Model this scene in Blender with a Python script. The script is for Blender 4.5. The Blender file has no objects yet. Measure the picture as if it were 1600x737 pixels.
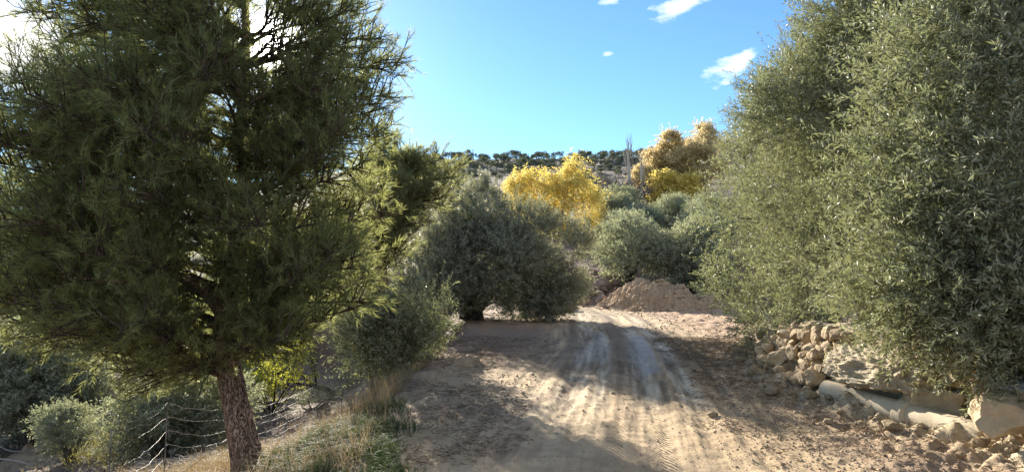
import bpy, math
import numpy as np
from math import radians

# ------------------------------------------------------------------ camera, sky, sun, exposure
SC = bpy.context.scene
COL = SC.collection
W, H = 1600.0, 737.0
FPX = (W / 2) / math.tan(radians(37.5))
CAMZ = 1.6
PITCH = math.atan((420 - H / 2) / FPX)
SUN_PX = (422, 70)
EXPOSURE = 1.78
SUN_STRENGTH = 5.0
SKY_STRENGTH = 0.066

cam_d = bpy.data.cameras.new("camera")
cam = bpy.data.objects.new("camera", cam_d)
COL.objects.link(cam)
cam.location = (0, 0, CAMZ)
cam.rotation_euler = (radians(90) + PITCH, 0, 0)
cam_d.sensor_width = 36
cam_d.lens = 18 / math.tan(radians(37.5))
cam_d.clip_start = 0.05
cam_d.clip_end = 5000
SC.camera = cam


def ray(px, py):
    """World direction of a photograph pixel (the photo is 1600 x 737)."""
    a = (px - W / 2) / FPX
    b = (H / 2 - py) / FPX
    c, s = math.cos(PITCH), math.sin(PITCH)
    d = np.array([a, c - b * s, s + b * c])
    return d / np.linalg.norm(d)


def at(px, py, depth):
    d = ray(px, py)
    return np.array([0, 0, CAMZ]) + d * (depth / d[1])


SUN_DIR = ray(*SUN_PX)
SUN_EL = math.asin(SUN_DIR[2])
SUN_AZ = math.atan2(SUN_DIR[0], SUN_DIR[1])

SC.view_settings.view_transform = 'Standard'
SC.view_settings.look = 'None'
SC.view_settings.gamma = 1
SC.view_settings.use_curve_mapping = False
SC.view_settings.exposure = EXPOSURE
SC.cycles.max_bounces = 6
SC.cycles.diffuse_bounces = 3
SC.cycles.glossy_bounces = 2
SC.cycles.transmission_bounces = 4
SC.cycles.sample_clamp_indirect = 8


def unit_(v):
    v = np.array(v, float)
    return v / np.linalg.norm(v)


def build_world():
    w = bpy.data.worlds.new("World")
    SC.world = w
    w.use_nodes = True
    nt = w.node_tree
    N, Lk = nt.nodes, nt.links
    N.clear()
    out = N.new('ShaderNodeOutputWorld')
    bg = N.new('ShaderNodeBackground')
    sky = N.new('ShaderNodeTexSky')
    sky.sky_type = 'NISHITA'
    sky.sun_disc = False
    sky.sun_elevation = SUN_EL
    sky.sun_rotation = SUN_AZ
    sky.air_density = 1.15
    sky.dust_density = 0.1
    sky.ozone_density = 2.2
    sky.altitude = 500
    tc = N.new('ShaderNodeTexCoord')
    dirv = tc.outputs['Generated']

    def math_(op, a, b=None):
        m = N.new('ShaderNodeMath'); m.operation = op
        for i, v in enumerate((a, b)):
            if v is None: continue
            if isinstance(v, (int, float)): m.inputs[i].default_value = v
            else: Lk.new(v, m.inputs[i])
        return m.outputs[0]

    def vm(op, a, b):
        m = N.new('ShaderNodeVectorMath'); m.operation = op
        for i, v in enumerate((a, b)):
            if isinstance(v, (tuple, list, np.ndarray)): m.inputs[i].default_value = tuple(v)
            else: Lk.new(v, m.inputs[i])
        return m

    # noise for wisps
    noi = N.new('ShaderNodeTexNoise'); noi.inputs['Scale'].default_value = 34
    noi.inputs['Detail'].default_value = 7; noi.inputs['Roughness'].default_value = 0.62
    mp = N.new('ShaderNodeMapping'); mp.inputs['Rotation'].default_value = (0, radians(-25), 0)
    mp.inputs['Scale'].default_value = (1.0, 1.0, 2.6)
    Lk.new(dirv, mp.inputs['Vector']); Lk.new(mp.outputs[0], noi.inputs['Vector'])
    nv = noi.outputs['Fac']
    mask = None
    # small clouds: centre pixel, along-axis radius, across radius (photo px), tilt in degrees, strength
    for (px, py, ra, rb, tilt, st) in ((1122, 110, 46, 16, 24, 1.0), (1160, 94, 20, 10, 35, .9), (1052, 15, 30, 14, 14, 1.0), (1080, 3, 16, 8, 10, .7),
                                       (1048, 95, 14, 6, 35, .45), (950, 84, 12, 5, 5, .6), (955, 1, 16, 6, 5, .8), (1066, 206, 9, 2.5, 34, .5),
                                       (1140, 126, 22, 8, 20, .6), (20, 66, 90, 50, -20, 1.5), (700, -160, 260, 60, 8, .8), (1400, -220, 320, 80, 15, .8),
                                       (-350, 60, 260, 90, 10, 1.0),
                                       # unseen cloud added overhead and behind the camera as neutral fill light
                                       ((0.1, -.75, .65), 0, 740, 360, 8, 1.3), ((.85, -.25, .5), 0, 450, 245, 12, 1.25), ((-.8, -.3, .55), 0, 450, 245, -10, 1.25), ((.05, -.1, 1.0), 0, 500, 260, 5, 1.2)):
        c = ray(px, py) if np.isscalar(px) else unit_(px)
        right = np.cross(c, (0, 0, 1)); right /= np.linalg.norm(right)
        up = np.cross(right, c)
        t = radians(tilt)
        ax = (right * math.cos(t) + up * math.sin(t)) * (FPX / ra)
        bx = (-right * math.sin(t) + up * math.cos(t)) * (FPX / rb)
        off = vm('SUBTRACT', dirv, c).outputs[0]
        da = vm('DOT_PRODUCT', off, ax).outputs['Value']
        db = vm('DOT_PRODUCT', off, bx).outputs['Value']
        r2 = math_('ADD', math_('MULTIPLY', da, da), math_('MULTIPLY', db, db))
        g = math_('MULTIPLY', math_('EXPONENT', math_('MULTIPLY', r2, -0.9)), st)
        front = math_('GREATER_THAN', vm('DOT_PRODUCT', dirv, c).outputs['Value'], 0.3)
        g = math_('MULTIPLY', g, front)
        mask = g if mask is None else math_('ADD', mask, g)
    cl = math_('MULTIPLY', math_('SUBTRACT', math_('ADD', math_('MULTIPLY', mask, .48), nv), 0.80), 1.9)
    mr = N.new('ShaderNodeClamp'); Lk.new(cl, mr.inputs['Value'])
    # aureole round the sun in the hazy air
    cs = vm('DOT_PRODUCT', dirv, SUN_DIR).outputs['Value']
    ang2 = math_('MULTIPLY', math_('SUBTRACT', 1.0, cs), 2.0)
    halo = math_('ADD', math_('MULTIPLY', math_('EXPONENT', math_('MULTIPLY', ang2, -1.0 / 0.022 ** 2)), 120.0),
                 math_('ADD', math_('MULTIPLY', math_('EXPONENT', math_('MULTIPLY', ang2, -1.0 / 0.06 ** 2)), 14.0),
                       math_('MULTIPLY', math_('EXPONENT', math_('MULTIPLY', ang2, -1.0 / 0.2 ** 2)), 0.9)))
    hc = N.new('ShaderNodeMix'); hc.data_type = 'RGBA'; hc.blend_type = 'ADD'; hc.inputs[0].default_value = 1
    hv = N.new('ShaderNodeVectorMath'); hv.operation = 'SCALE'; hv.inputs[0].default_value = (1, .93, .8)
    Lk.new(halo, hv.inputs['Scale'])
    # the photograph's sky is bright pale cyan: a clear, slightly tinted air
    tint = N.new('ShaderNodeMix'); tint.data_type = 'RGBA'; tint.blend_type = 'MULTIPLY'; tint.inputs[0].default_value = 1
    Lk.new(sky.outputs[0], tint.inputs[6]); tint.inputs[7].default_value = (0.53, .745, 1.0, 1)
    Lk.new(tint.outputs[2], hc.inputs[6]); Lk.new(hv.outputs[0], hc.inputs[7])
    cm = N.new('ShaderNodeMix'); cm.data_type = 'RGBA'
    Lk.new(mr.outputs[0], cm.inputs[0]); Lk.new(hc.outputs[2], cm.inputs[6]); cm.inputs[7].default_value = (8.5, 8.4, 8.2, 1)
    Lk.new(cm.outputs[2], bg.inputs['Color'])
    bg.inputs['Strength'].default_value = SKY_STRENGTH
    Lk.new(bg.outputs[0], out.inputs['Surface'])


build_world()
sun_d = bpy.data.lights.new("sun", 'SUN')
sun = bpy.data.objects.new("sun", sun_d)
COL.objects.link(sun)
sun_d.energy = SUN_STRENGTH
sun_d.angle = radians(0.55)
sun_d.color = (1.0, .915, .775)
sun.rotation_euler = (radians(90) - SUN_EL, 0, math.pi - SUN_AZ)

# ------------------------------------------------------------------ numeric helpers
rng = np.random.default_rng(7)


def sstep(a, b, x):
    t = np.clip((np.asarray(x, float) - a) / (b - a), 0, 1)
    return t * t * (3 - 2 * t)


def _h(ix, iy, iz, s):
    n = (ix.astype(np.int64) * 374761393 + iy.astype(np.int64) * 668265263 + iz.astype(np.int64) * 2147483647 + s * 974634777) & 0xFFFFFFFF
    n = ((n ^ (n >> 13)) * 1274126177) & 0xFFFFFFFF
    n = ((n ^ (n >> 16)) * 2246822519) & 0xFFFFFFFF
    return ((n ^ (n >> 15)) & 0xFFFFFF) / float(0xFFFFFF)


def noise2(x, y, s=0):
    x = np.asarray(x, float); y = np.asarray(y, float)
    ix, iy = np.floor(x), np.floor(y)
    fx, fy = x - ix, y - iy
    fx = fx * fx * (3 - 2 * fx); fy = fy * fy * (3 - 2 * fy)
    z = np.zeros_like(ix)
    a, b, c, d = _h(ix, iy, z, s), _h(ix + 1, iy, z, s), _h(ix, iy + 1, z, s), _h(ix + 1, iy + 1, z, s)
    return (a * (1 - fx) + b * fx) * (1 - fy) + (c * (1 - fx) + d * fx) * fy - .5


def fbm2(x, y, s=0, o=4, g=.5):
    v, a = 0, 1.0
    for i in range(o):
        v = v + a * noise2(np.asarray(x) * 2 ** i, np.asarray(y) * 2 ** i, s + i * 17); a *= g
    return v


def noise3(p, s=0):
    i = np.floor(p); f = p - i; f = f * f * (3 - 2 * f)
    r = 0
    for dx in (0, 1):
        for dy in (0, 1):
            for dz in (0, 1):
                w = (f[:, 0] if dx else 1 - f[:, 0]) * (f[:, 1] if dy else 1 - f[:, 1]) * (f[:, 2] if dz else 1 - f[:, 2])
                r = r + w * _h(i[:, 0] + dx, i[:, 1] + dy, i[:, 2] + dz, s)
    return r - .5


def fbm3(p, s=0, o=3, g=.5):
    v, a = 0, 1.0
    for i in range(o):
        v = v + a * noise3(p * 2 ** i, s + 31 * i); a *= g
    return v


def unit(v):
    return v / np.maximum(np.linalg.norm(v, axis=-1, keepdims=True), 1e-9)


def rand_unit(r, n):
    return unit(r.normal(size=(n, 3)))


# ------------------------------------------------------------------ mesh helpers
class Geo:
    """Collects vertex and face arrays and builds them as ONE mesh."""

    def __init__(self):
        self.v, self.f, self.m, self.r, self.n = [], [], [], [], 0

    def add(self, v, f, mat=0, rnd=0.5):
        v = np.asarray(v, float).reshape(-1, 3); f = np.asarray(f, np.int64)
        self.v.append(v); self.f.append(f + self.n); self.m.append(np.full(len(f), mat))
        self.r.append(np.broadcast_to(np.asarray(rnd, float), (len(v),)))
        self.n += len(v)
        return self

    def mesh(self, name, mats, smooth=False):
        me = bpy.data.meshes.new(name)
        v = np.concatenate(self.v)
        me.vertices.add(len(v)); me.vertices.foreach_set('co', v.astype(np.float32).ravel())
        loops = np.concatenate([f.ravel() for f in self.f])
        tot = np.concatenate([np.full(len(f), f.shape[1]) for f in self.f])
        start = np.concatenate([[0], np.cumsum(tot)[:-1]])
        me.loops.add(len(loops)); me.loops.foreach_set('vertex_index', loops.astype(np.int32))
        me.polygons.add(len(tot))
        me.polygons.foreach_set('loop_start', start.astype(np.int32))
        me.polygons.foreach_set('loop_total', tot.astype(np.int32))
        me.polygons.foreach_set('material_index', np.concatenate(self.m).astype(np.int32))
        me.polygons.foreach_set('use_smooth', np.full(len(tot), smooth))
        a = me.attributes.new('rnd', 'FLOAT', 'POINT')
        a.data.foreach_set('value', np.concatenate(self.r).astype(np.float32))
        for m in (mats if isinstance(mats, (list, tuple)) else [mats]): me.materials.append(m)
        me.update(calc_edges=True)
        return me

    def obj(self, name, mats, parent=None, smooth=False, loc=(0, 0, 0)):
        o = bpy.data.objects.new(name, self.mesh(name, mats, smooth))
        COL.objects.link(o)
        if parent is not None: o.parent = parent
        o.location = tuple(float(c) for c in loc)
        return o


def thing(name, loc, label, cat, group=None, rotz=0):
    o = bpy.data.objects.new(name, None)
    COL.objects.link(o)
    o.location = tuple(float(c) for c in loc); o.rotation_euler = (0, 0, rotz)
    return tag(o, label, cat, group)


def tag(o, label=None, cat=None, group=None, kind=None):
    if label: o['label'] = label
    if cat: o['category'] = cat
    if group: o['group'] = group
    if kind: o['kind'] = kind
    return o


def copy_thing(o, loc, rotz=0, scale=1.0, label=None, group=None):
    c = o.copy(); COL.objects.link(c)
    c.location = tuple(float(k) for k in loc); c.rotation_euler = (0, 0, rotz)
    c.scale = (scale,) * 3 if np.isscalar(scale) else scale
    if label: c['label'] = label
    if group: c['group'] = group
    for ch in o.children:
        d = ch.copy(); COL.objects.link(d); d.parent = c
    return c


def smooth_path(pts, n):
    """Catmull-Rom resampling of a polyline to n points."""
    p = np.asarray(pts, float)
    q = np.vstack([2 * p[0] - p[1], p, 2 * p[-1] - p[-2]])
    t = np.linspace(0, len(p) - 1 - 1e-6, n)
    i = t.astype(int); f = (t - i)[:, None]
    a, b, c, d = q[i], q[i + 1], q[i + 2], q[i + 3]
    return .5 * (2 * b + (c - a) * f + (2 * a - 5 * b + 4 * c - d) * f ** 2 + (3 * b - a - 3 * c + d) * f ** 3)


def tube(geo, path, rad, sides=8, mat=0, rough=0.0, seed=0, rnd=.5, flute=0.0):
    p = np.asarray(path, float); n = len(p)
    rad = np.broadcast_to(np.asarray(rad, float), (n,)) if np.ndim(rad) == 0 or len(rad) == n else np.interp(np.linspace(0, 1, n), np.linspace(0, 1, len(rad)), rad)
    t = unit(np.gradient(p, axis=0))
    ref = np.array([0.31, 0.17, 1.0]) if abs(t[:, 2]).mean() < .8 else np.array([1.0, .2, .1])
    u = unit(np.cross(t, ref)); w = np.cross(t, u)
    a = np.linspace(0, 2 * np.pi, sides, endpoint=False)
    R = rad[:, None] * np.ones(sides)
    if flute:
        R = R * (1 + flute * np.sin(a * 4 + np.linspace(0, 3, n)[:, None] + seed) + .5 * flute * np.sin(a * 7 + 2))
    v = p[:, None] + (u[:, None] * np.cos(a)[None, :, None] + w[:, None] * np.sin(a)[None, :, None]) * R[..., None]
    v = v.reshape(-1, 3)
    if rough:
        c = np.repeat(p, sides, 0)
        k = fbm3(v * (0.35 / max(rad.mean(), .01)) * 3, seed, 3)
        v = c + (v - c) * (1 + rough * 2 * k)[:, None]
    i = np.arange(n - 1)[:, None] * sides; j = np.arange(sides)[None]; j2 = (j + 1) % sides
    f = np.stack([i + j, i + j2, i + sides + j2, i + sides + j], -1).reshape(-1, 4)
    geo.add(v, f, mat, rnd)
    geo.add(v[-sides:], np.arange(sides)[None], mat, rnd)
    geo.add(v[:sides], np.arange(sides)[::-1][None], mat, rnd)


def sticks(geo, A, B, ra, rb, mat=0, rnd=.5):
    """Many thin three-sided twigs from A[i] to B[i]."""
    A = np.asarray(A); B = np.asarray(B); n = len(A)
    d = unit(B - A); u = unit(np.cross(d, np.array([.3, .5, .81]))); w = np.cross(d, u)
    V = np.empty((n, 6, 3))
    for k in range(3):
        o = u * math.cos(k * 2.094) + w * math.sin(k * 2.094)
        V[:, k] = A + o * np.reshape(ra, (-1, 1)); V[:, 3 + k] = B + o * np.reshape(rb, (-1, 1))
    q = np.array([[0, 1, 4, 3], [1, 2, 5, 4], [2, 0, 3, 5]])
    f = (np.arange(n)[:, None, None] * 6 + q).reshape(-1, 4)
    geo.add(V.reshape(-1, 3), f, mat, rnd)


def leaf_quads(geo, B, D, ll, lw, r, mat=0, up=True, fold=0.0):
    """One diamond leaf at each base B along D."""
    n = len(B)
    w = unit(np.cross(D, rand_unit(r, n)))
    nor = np.cross(D, w)
    if up: w = np.where(nor[:, 2:3] < 0, -w, w); nor = np.cross(D, w)
    ll = np.broadcast_to(ll, (n,))[:, None]; lw = np.broadcast_to(lw, (n,))[:, None]
    mid = B + D * ll * .48 + nor * ll * fold
    V = np.stack([B, mid - w * lw / 2, B + D * ll, mid + w * lw / 2], 1)
    f = np.arange(n * 4).reshape(n, 4)
    geo.add(V.reshape(-1, 3), f, mat, np.repeat(r.random(n), 4))


def leafy_shoots(geo, P, D, L, K, ll, lw, r, stem_mat=None, leaf_mat=0, droop=.0, stem_r=.0022, spread=(.25, .95)):
    n = len(P)
    L = np.broadcast_to(L, (n,))
    t = (np.arange(K)[None] + r.random((n, K))) / K
    side = unit(np.cross(np.repeat(D[:, None], K, 1), r.normal(size=(n, K, 3))))
    a = r.uniform(spread[0], spread[1], (n, K, 1))
    ld = unit(D[:, None] * a + side * .75 + np.array([0, 0, .1]) - np.array([0, 0, droop]))
    sag = np.array([0, 0, -1.0]) * (droop * L)[:, None, None] * (t ** 2)[..., None]
    B = P[:, None] + D[:, None] * (L[:, None] * t)[..., None] + sag
    leaf_quads(geo, B.reshape(-1, 3), ld.reshape(-1, 3), ll * r.uniform(.65, 1.2, n * K), lw * r.uniform(.75, 1.15, n * K), r, leaf_mat, fold=.06)
    if stem_mat is not None:
        tip = P + D * L[:, None] + np.array([0, 0, -1.0]) * (droop * L)[:, None]
        sticks(geo, P, tip, np.full(n, stem_r), np.full(n, stem_r * .4), stem_mat)


def needle_shoots(geo, P, D, L, K, nl, nw, r, stem_mat=1, leaf_mat=0):
    n = len(P)
    t = .15 + .95 * r.random((n, K))
    side = unit(np.cross(np.repeat(D[:, None], K, 1), r.normal(size=(n, K, 3))))
    nd = unit(D[:, None] * r.uniform(.6, 1.5, (n, K, 1)) + side * .75)
    B = (P[:, None] + D[:, None] * (np.broadcast_to(L, (n,))[:, None] * t)[..., None]).reshape(-1, 3)
    nd = nd.reshape(-1, 3); m = n * K
    w = unit(np.cross(nd, rand_unit(r, m))) * nw / 2
    V = np.stack([B - w, B + w, B + nd * (nl * r.uniform(.7, 1.15, m))[:, None]], 1)
    geo.add(V.reshape(-1, 3), np.arange(m * 3).reshape(m, 3), leaf_mat, np.repeat(np.repeat(r.random(n), K) * .6 + r.random(m) * .4, 3))
    sticks(geo, P, P + D * np.reshape(np.broadcast_to(L, (n,)), (-1, 1)), np.full(n, .004), np.full(n, .002), stem_mat)


_ico_cache = {}


def ico(sub):
    if sub not in _ico_cache:
        import bmesh
        bm = bmesh.new(); bmesh.ops.create_icosphere(bm, subdivisions=sub, radius=1)
        v = np.array([x.co[:] for x in bm.verts]); f = np.array([[q.index for q in p.verts] for p in bm.faces])
        bm.free(); _ico_cache[sub] = (v, f)
    return _ico_cache[sub]


def rock_verts(size, seed, sub=3, angular=.5, rough=.35):
    """A lumpy, part faceted stone; size is (sx, sy, sz)."""
    r = np.random.default_rng(seed)
    v, f = ico(sub)
    v = v.copy()
    for _ in range(int(5 + 9 * angular)):
        n = rand_unit(r, 1)[0]; d = r.uniform(.55, .88)
        k = v @ n
        v = v - np.outer(np.maximum(k - d, 0), n) * .93
    rr = 1 + rough * fbm3(v * 1.7 + (seed % 977) * 3.1, seed, 4 if sub < 5 else 6, .55)
    return v * rr[:, None] * np.asarray(size) * 1.08, f


def rotm(ax, ay, az):
    cx_, sx_, cy_, sy_, cz_, sz_ = math.cos(ax), math.sin(ax), math.cos(ay), math.sin(ay), math.cos(az), math.sin(az)
    return np.array([[cz_, -sz_, 0], [sz_, cz_, 0], [0, 0, 1]]) @ np.array([[cy_, 0, sy_], [0, 1, 0], [-sy_, 0, cy_]]) @ np.array([[1, 0, 0], [0, cx_, -sx_], [0, sx_, cx_]])


# ------------------------------------------------------------------ materials
def new_mat(name):
    m = bpy.data.materials.new(name); m.use_nodes = True
    nt = m.node_tree; nt.nodes.clear()
    out = nt.nodes.new('ShaderNodeOutputMaterial')
    return m, nt, nt.nodes, nt.links, out


def ramp(N, stops):
    r = N.new('ShaderNodeValToRGB'); e = r.color_ramp.elements
    while len(e) < len(stops): e.new(.5)
    for q, (p, c) in zip(e, stops): q.position = p; q.color = (*c, 1)
    return r


def leaf_mat(name, cols, under, trans_col, trans=.35, rough=.5, spec=.4):
    m, nt, N, L, out = new_mat(name)
    at_ = N.new('ShaderNodeAttribute'); at_.attribute_name = 'rnd'
    rp = ramp(N, [(i / (len(cols) - 1), c) for i, c in enumerate(cols)]); L.new(at_.outputs['Fac'], rp.inputs[0])
    geo = N.new('ShaderNodeNewGeometry')
    mx = N.new('ShaderNodeMix'); mx.data_type = 'RGBA'
    L.new(geo.outputs['Backfacing'], mx.inputs[0]); L.new(rp.outputs[0], mx.inputs[6])
    if under: mx.inputs[7].default_value = (*under, 1)
    else: L.new(rp.outputs[0], mx.inputs[7])
    p = N.new('ShaderNodeBsdfPrincipled'); L.new(mx.outputs[2], p.inputs['Base Color'])
    p.inputs['Roughness'].default_value = rough; p.inputs['Specular IOR Level'].default_value = spec
    t = N.new('ShaderNodeBsdfTranslucent'); t.inputs['Color'].default_value = (*trans_col, 1)
    s = N.new('ShaderNodeMixShader'); s.inputs[0].default_value = trans
    L.new(p.outputs[0], s.inputs[1]); L.new(t.outputs[0], s.inputs[2]); L.new(s.outputs[0], out.inputs['Surface'])
    return m


def bark_mat(name, dark, light, scale=18, stretch=.22, bump=.6, dist=.03, lichen=None):
    m, nt, N, L, out = new_mat(name)
    tc = N.new('ShaderNodeTexCoord'); mp = N.new('ShaderNodeMapping'); mp.inputs['Scale'].default_value = (1, 1, stretch)
    L.new(tc.outputs['Object'], mp.inputs['Vector'])
    vo = N.new('ShaderNodeTexVoronoi'); vo.inputs['Scale'].default_value = scale; vo.feature = 'DISTANCE_TO_EDGE'
    nz = N.new('ShaderNodeTexNoise'); nz.inputs['Scale'].default_value = scale * 1.3; nz.inputs['Detail'].default_value = 8
    wv = N.new('ShaderNodeMix'); wv.data_type = 'VECTOR'; wv.inputs[0].default_value = .16
    L.new(mp.outputs[0], wv.inputs[4]); L.new(mp.outputs[0], nz.inputs['Vector']); L.new(nz.outputs['Color'], wv.inputs[5])
    L.new(wv.outputs[1], vo.inputs['Vector'])
    sm = N.new('ShaderNodeMapRange'); sm.inputs[1].default_value = 0; sm.inputs[2].default_value = .12; L.new(vo.outputs['Distance'], sm.inputs[0])
    ad = N.new('ShaderNodeMath'); ad.operation = 'MULTIPLY'; L.new(sm.outputs[0], ad.inputs[0]); L.new(nz.outputs['Fac'], ad.inputs[1])
    rp = ramp(N, [(.05, dark), (.75, light)]); L.new(ad.outputs[0], rp.inputs[0])
    col = rp.outputs[0]
    if lichen:
        n2 = N.new('ShaderNodeTexNoise'); n2.inputs['Scale'].default_value = 7; n2.inputs['Detail'].default_value = 5
        L.new(tc.outputs['Object'], n2.inputs['Vector'])
        r2 = ramp(N, [(.55, (0, 0, 0)), (.68, (1, 1, 1))]); L.new(n2.outputs['Fac'], r2.inputs[0])
        mx = N.new('ShaderNodeMix'); mx.data_type = 'RGBA'; L.new(r2.outputs[0], mx.inputs[0]); L.new(col, mx.inputs[6]); mx.inputs[7].default_value = (*lichen, 1)
        col = mx.outputs[2]
    bp = N.new('ShaderNodeBump'); bp.inputs['Strength'].default_value = bump; bp.inputs['Distance'].default_value = dist
    L.new(ad.outputs[0], bp.inputs['Height'])
    p = N.new('ShaderNodeBsdfPrincipled'); p.inputs['Roughness'].default_value = .9; p.inputs['Specular IOR Level'].default_value = .15
    L.new(col, p.inputs['Base Color']); L.new(bp.outputs[0], p.inputs['Normal']); L.new(p.outputs[0], out.inputs['Surface'])
    return m


def rock_mat(name, cols, scale=5, bump=.6, dist=.03, spec=.2):
    m, nt, N, L, out = new_mat(name)
    tc = N.new('ShaderNodeTexCoord')
    oi = N.new('ShaderNodeObjectInfo')
    at_ = N.new('ShaderNodeAttribute'); at_.attribute_name = 'rnd'
    n1 = N.new('ShaderNodeTexNoise'); n1.inputs['Scale'].default_value = scale; n1.inputs['Detail'].default_value = 9; n1.inputs['Roughness'].default_value = .65
    n2 = N.new('ShaderNodeTexNoise'); n2.inputs['Scale'].default_value = scale * 9; n2.inputs['Detail'].default_value = 6; n2.inputs['Roughness'].default_value = .7
    L.new(tc.outputs['Object'], n1.inputs['Vector']); L.new(tc.outputs['Object'], n2.inputs['Vector'])
    a = N.new('ShaderNodeMath'); a.operation = 'MULTIPLY_ADD'; L.new(n2.outputs['Fac'], a.inputs[0]); a.inputs[1].default_value = .5; L.new(n1.outputs['Fac'], a.inputs[2])
    b = N.new('ShaderNodeMath'); b.operation = 'MULTIPLY_ADD'; L.new(at_.outputs['Fac'], b.inputs[0]); b.inputs[1].default_value = .35; L.new(a.outputs[0], b.inputs[2])
    b2 = N.new('ShaderNodeMath'); b2.operation = 'MULTIPLY_ADD'; L.new(oi.outputs['Random'], b2.inputs[0]); b2.inputs[1].default_value = .2; L.new(b.outputs[0], b2.inputs[2])
    mr = N.new('ShaderNodeMapRange'); mr.inputs[1].default_value = .6; mr.inputs[2].default_value = 1.35; L.new(b2.outputs[0], mr.inputs[0])
    rp = ramp(N, [(i / (len(cols) - 1), c) for i, c in enumerate(cols)]); L.new(mr.outputs[0], rp.inputs[0])
    bp = N.new('ShaderNodeBump'); bp.inputs['Strength'].default_value = bump; bp.inputs['Distance'].default_value = dist; L.new(a.outputs[0], bp.inputs['Height'])
    p = N.new('ShaderNodeBsdfPrincipled'); p.inputs['Roughness'].default_value = .92; p.inputs['Specular IOR Level'].default_value = spec
    L.new(rp.outputs[0], p.inputs['Base Color']); L.new(bp.outputs[0], p.inputs['Normal']); L.new(p.outputs[0], out.inputs['Surface'])
    return m


def blade_mat(name, cols, trans_col, trans=.3):
    return leaf_mat(name, cols, None, trans_col, trans, .7, .2)


M = {}
M['olive_leaf'] = leaf_mat('olive_leaf', [(.048, .056, .028), (.105, .118, .056), (.195, .203, .112), (.33, .328, .215)], (.35, .36, .265), (.31, .335, .14),   .28, .5, .22)
M['olive_far'] = leaf_mat('olive_leaf_hillside', [(.13, .14, .085), (.19, .20, .13), (.27, .27, .19)], (.36, .37, .28), (.36, .38, .2), .38, .55, .3)
M['olive_hill'] = leaf_mat('olive_leaf_far_hill', [(.065, .07, .05), (.10, .108, .075), (.14, .145, .11)], (.2, .21, .16), (.14, .16, .08), .22, .55, .25)
M['pine_twig'] = bark_mat('pine_twig', (.03, .022, .016), (.13, .09, .06), 20, .3, .5, .01)
M['weed_leaf'] = leaf_mat('weed_leaf', [(.12, .12, .03), (.2, .17, .05), (.30, .26, .06), (.18, .13, .07)], None, (.3, .27, .06), .35, .6, .2)
M['pine_needle'] = leaf_mat('pine_needle', [(.085, .098, .036), (.135, .152, .056), (.20, .215, .09)], None, (.40, .42, .14), .5, .5, .35)
M['olive_rim'] = leaf_mat('olive_leaf_grey', [(.075, .08, .05), (.14, .145, .095), (.23, .228, .16), (.32, .315, .24)], (.36, .36, .28), (.32, .33, .17), .32, .5, .25)
M['young_needle'] = leaf_mat('young_pine_needle', [(.075, .085, .035), (.115, .128, .054), (.17, .18, .085)], None, (.40, .41, .15), .52, .5, .35)
M['dark_pine'] = leaf_mat('dark_pine_needle', [(.02, .03, .015), (.04, .05, .025)], None, (.06, .08, .02), .2, .6, .2)
M['yellow_leaf'] = leaf_mat('yellow_leaf', [(.54, .42, .09), (.68, .55, .14), (.76, .64, .22), (.52, .42, .15)], None, (.82, .66, .18), .46, .55, .25)
M['gold_leaf'] = leaf_mat('gold_leaf', [(.46, .36, .18), (.58, .46, .23), (.64, .53, .28), (.44, .38, .23)], None, (.68, .55, .28), .45, .6, .2)
M['brown_leaf'] = leaf_mat('brown_leaf', [(.44, .35, .19), (.56, .46, .25), (.62, .53, .31)], None, (.62, .52, .28), .45, .6, .2)
M['lime_leaf'] = leaf_mat('lime_leaf', [(.14, .17, .03), (.26, .28, .04), (.42, .38, .05)], None, (.5, .5, .06), .45, .55, .3)
M['grass_green'] = blade_mat('green_grass_blade', [(.030, .05, .018), (.05, .078, .028), (.09, .11, .045)], (.08, .12, .03), .25)
M['grass_dry'] = blade_mat('dry_grass_blade', [(.17, .12, .065), (.27, .20, .115), (.40, .32, .20)], (.30, .22, .11), .28)
M['twig_grey'] = blade_mat('grey_twig', [(.12, .10, .085), (.20, .175, .15)], (.1, .1, .1), .05)
M['pine_bark'] = bark_mat('pine_bark', (.10, .055, .04), (.58, .36, .245), 27, .26, 1.0, .035)
M['olive_bark'] = bark_mat('olive_bark', (.035, .027, .022), (.16, .125, .10), 14, .2, .9, .04, (.22, .21, .17))
M['grey_bark'] = bark_mat('grey_bark', (.10, .085, .07), (.30, .27, .23), 14, .3, .6, .03)
M['dark_bark'] = bark_mat('almond_bark', (.018, .014, .012), (.075, .06, .05), 22, .35, .9, .02)
M['pale_bark'] = bark_mat('poplar_bark', (.30, .27, .22), (.56, .52, .45), 8, .5, .4, .03)
M['driftwood'] = bark_mat('dead_wood', (.28, .25, .21), (.6, .56, .49), 22, .2, .5, .012)
M['wall_stone'] = rock_mat('wall_stone', [(.17, .12, .075), (.38, .285, .175), (.54, .43, .28)], 6, .8, .03)
M['lime_crust'] = rock_mat('lime_crust', [(.30, .235, .15), (.48, .39, .26), (.62, .53, .38)], 8, 1.0, .05)
M['rubble_stone'] = rock_mat('rubble_stone', [(.11, .075, .055), (.24, .165, .125), (.38, .30, .24)], 3, .8, .04)
M['red_earth'] = rock_mat('red_earth', [(.26, .17, .10), (.43, .305, .19), (.54, .41, .27)], 2.6, 1.0, .08)
M['pipe_concrete'] = rock_mat('pipe_concrete', [(.30, .235, .15), (.48, .40, .285), (.60, .52, .39)], 4, .5, .012)
M['grey_stone'] = rock_mat('grey_stone', [(.18, .165, .14), (.34, .31, .27), (.48, .45, .39)], 5, .6, .02)
M['wire'] = new_mat('galvanised_wire')[0]
_nt = M['wire'].node_tree; _p = _nt.nodes.new('ShaderNodeBsdfPrincipled'); _p.inputs['Base Color'].default_value = (.30, .285, .26, 1)
_p.inputs['Roughness'].default_value = .55; _p.inputs['Metallic'].default_value = .35
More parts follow.
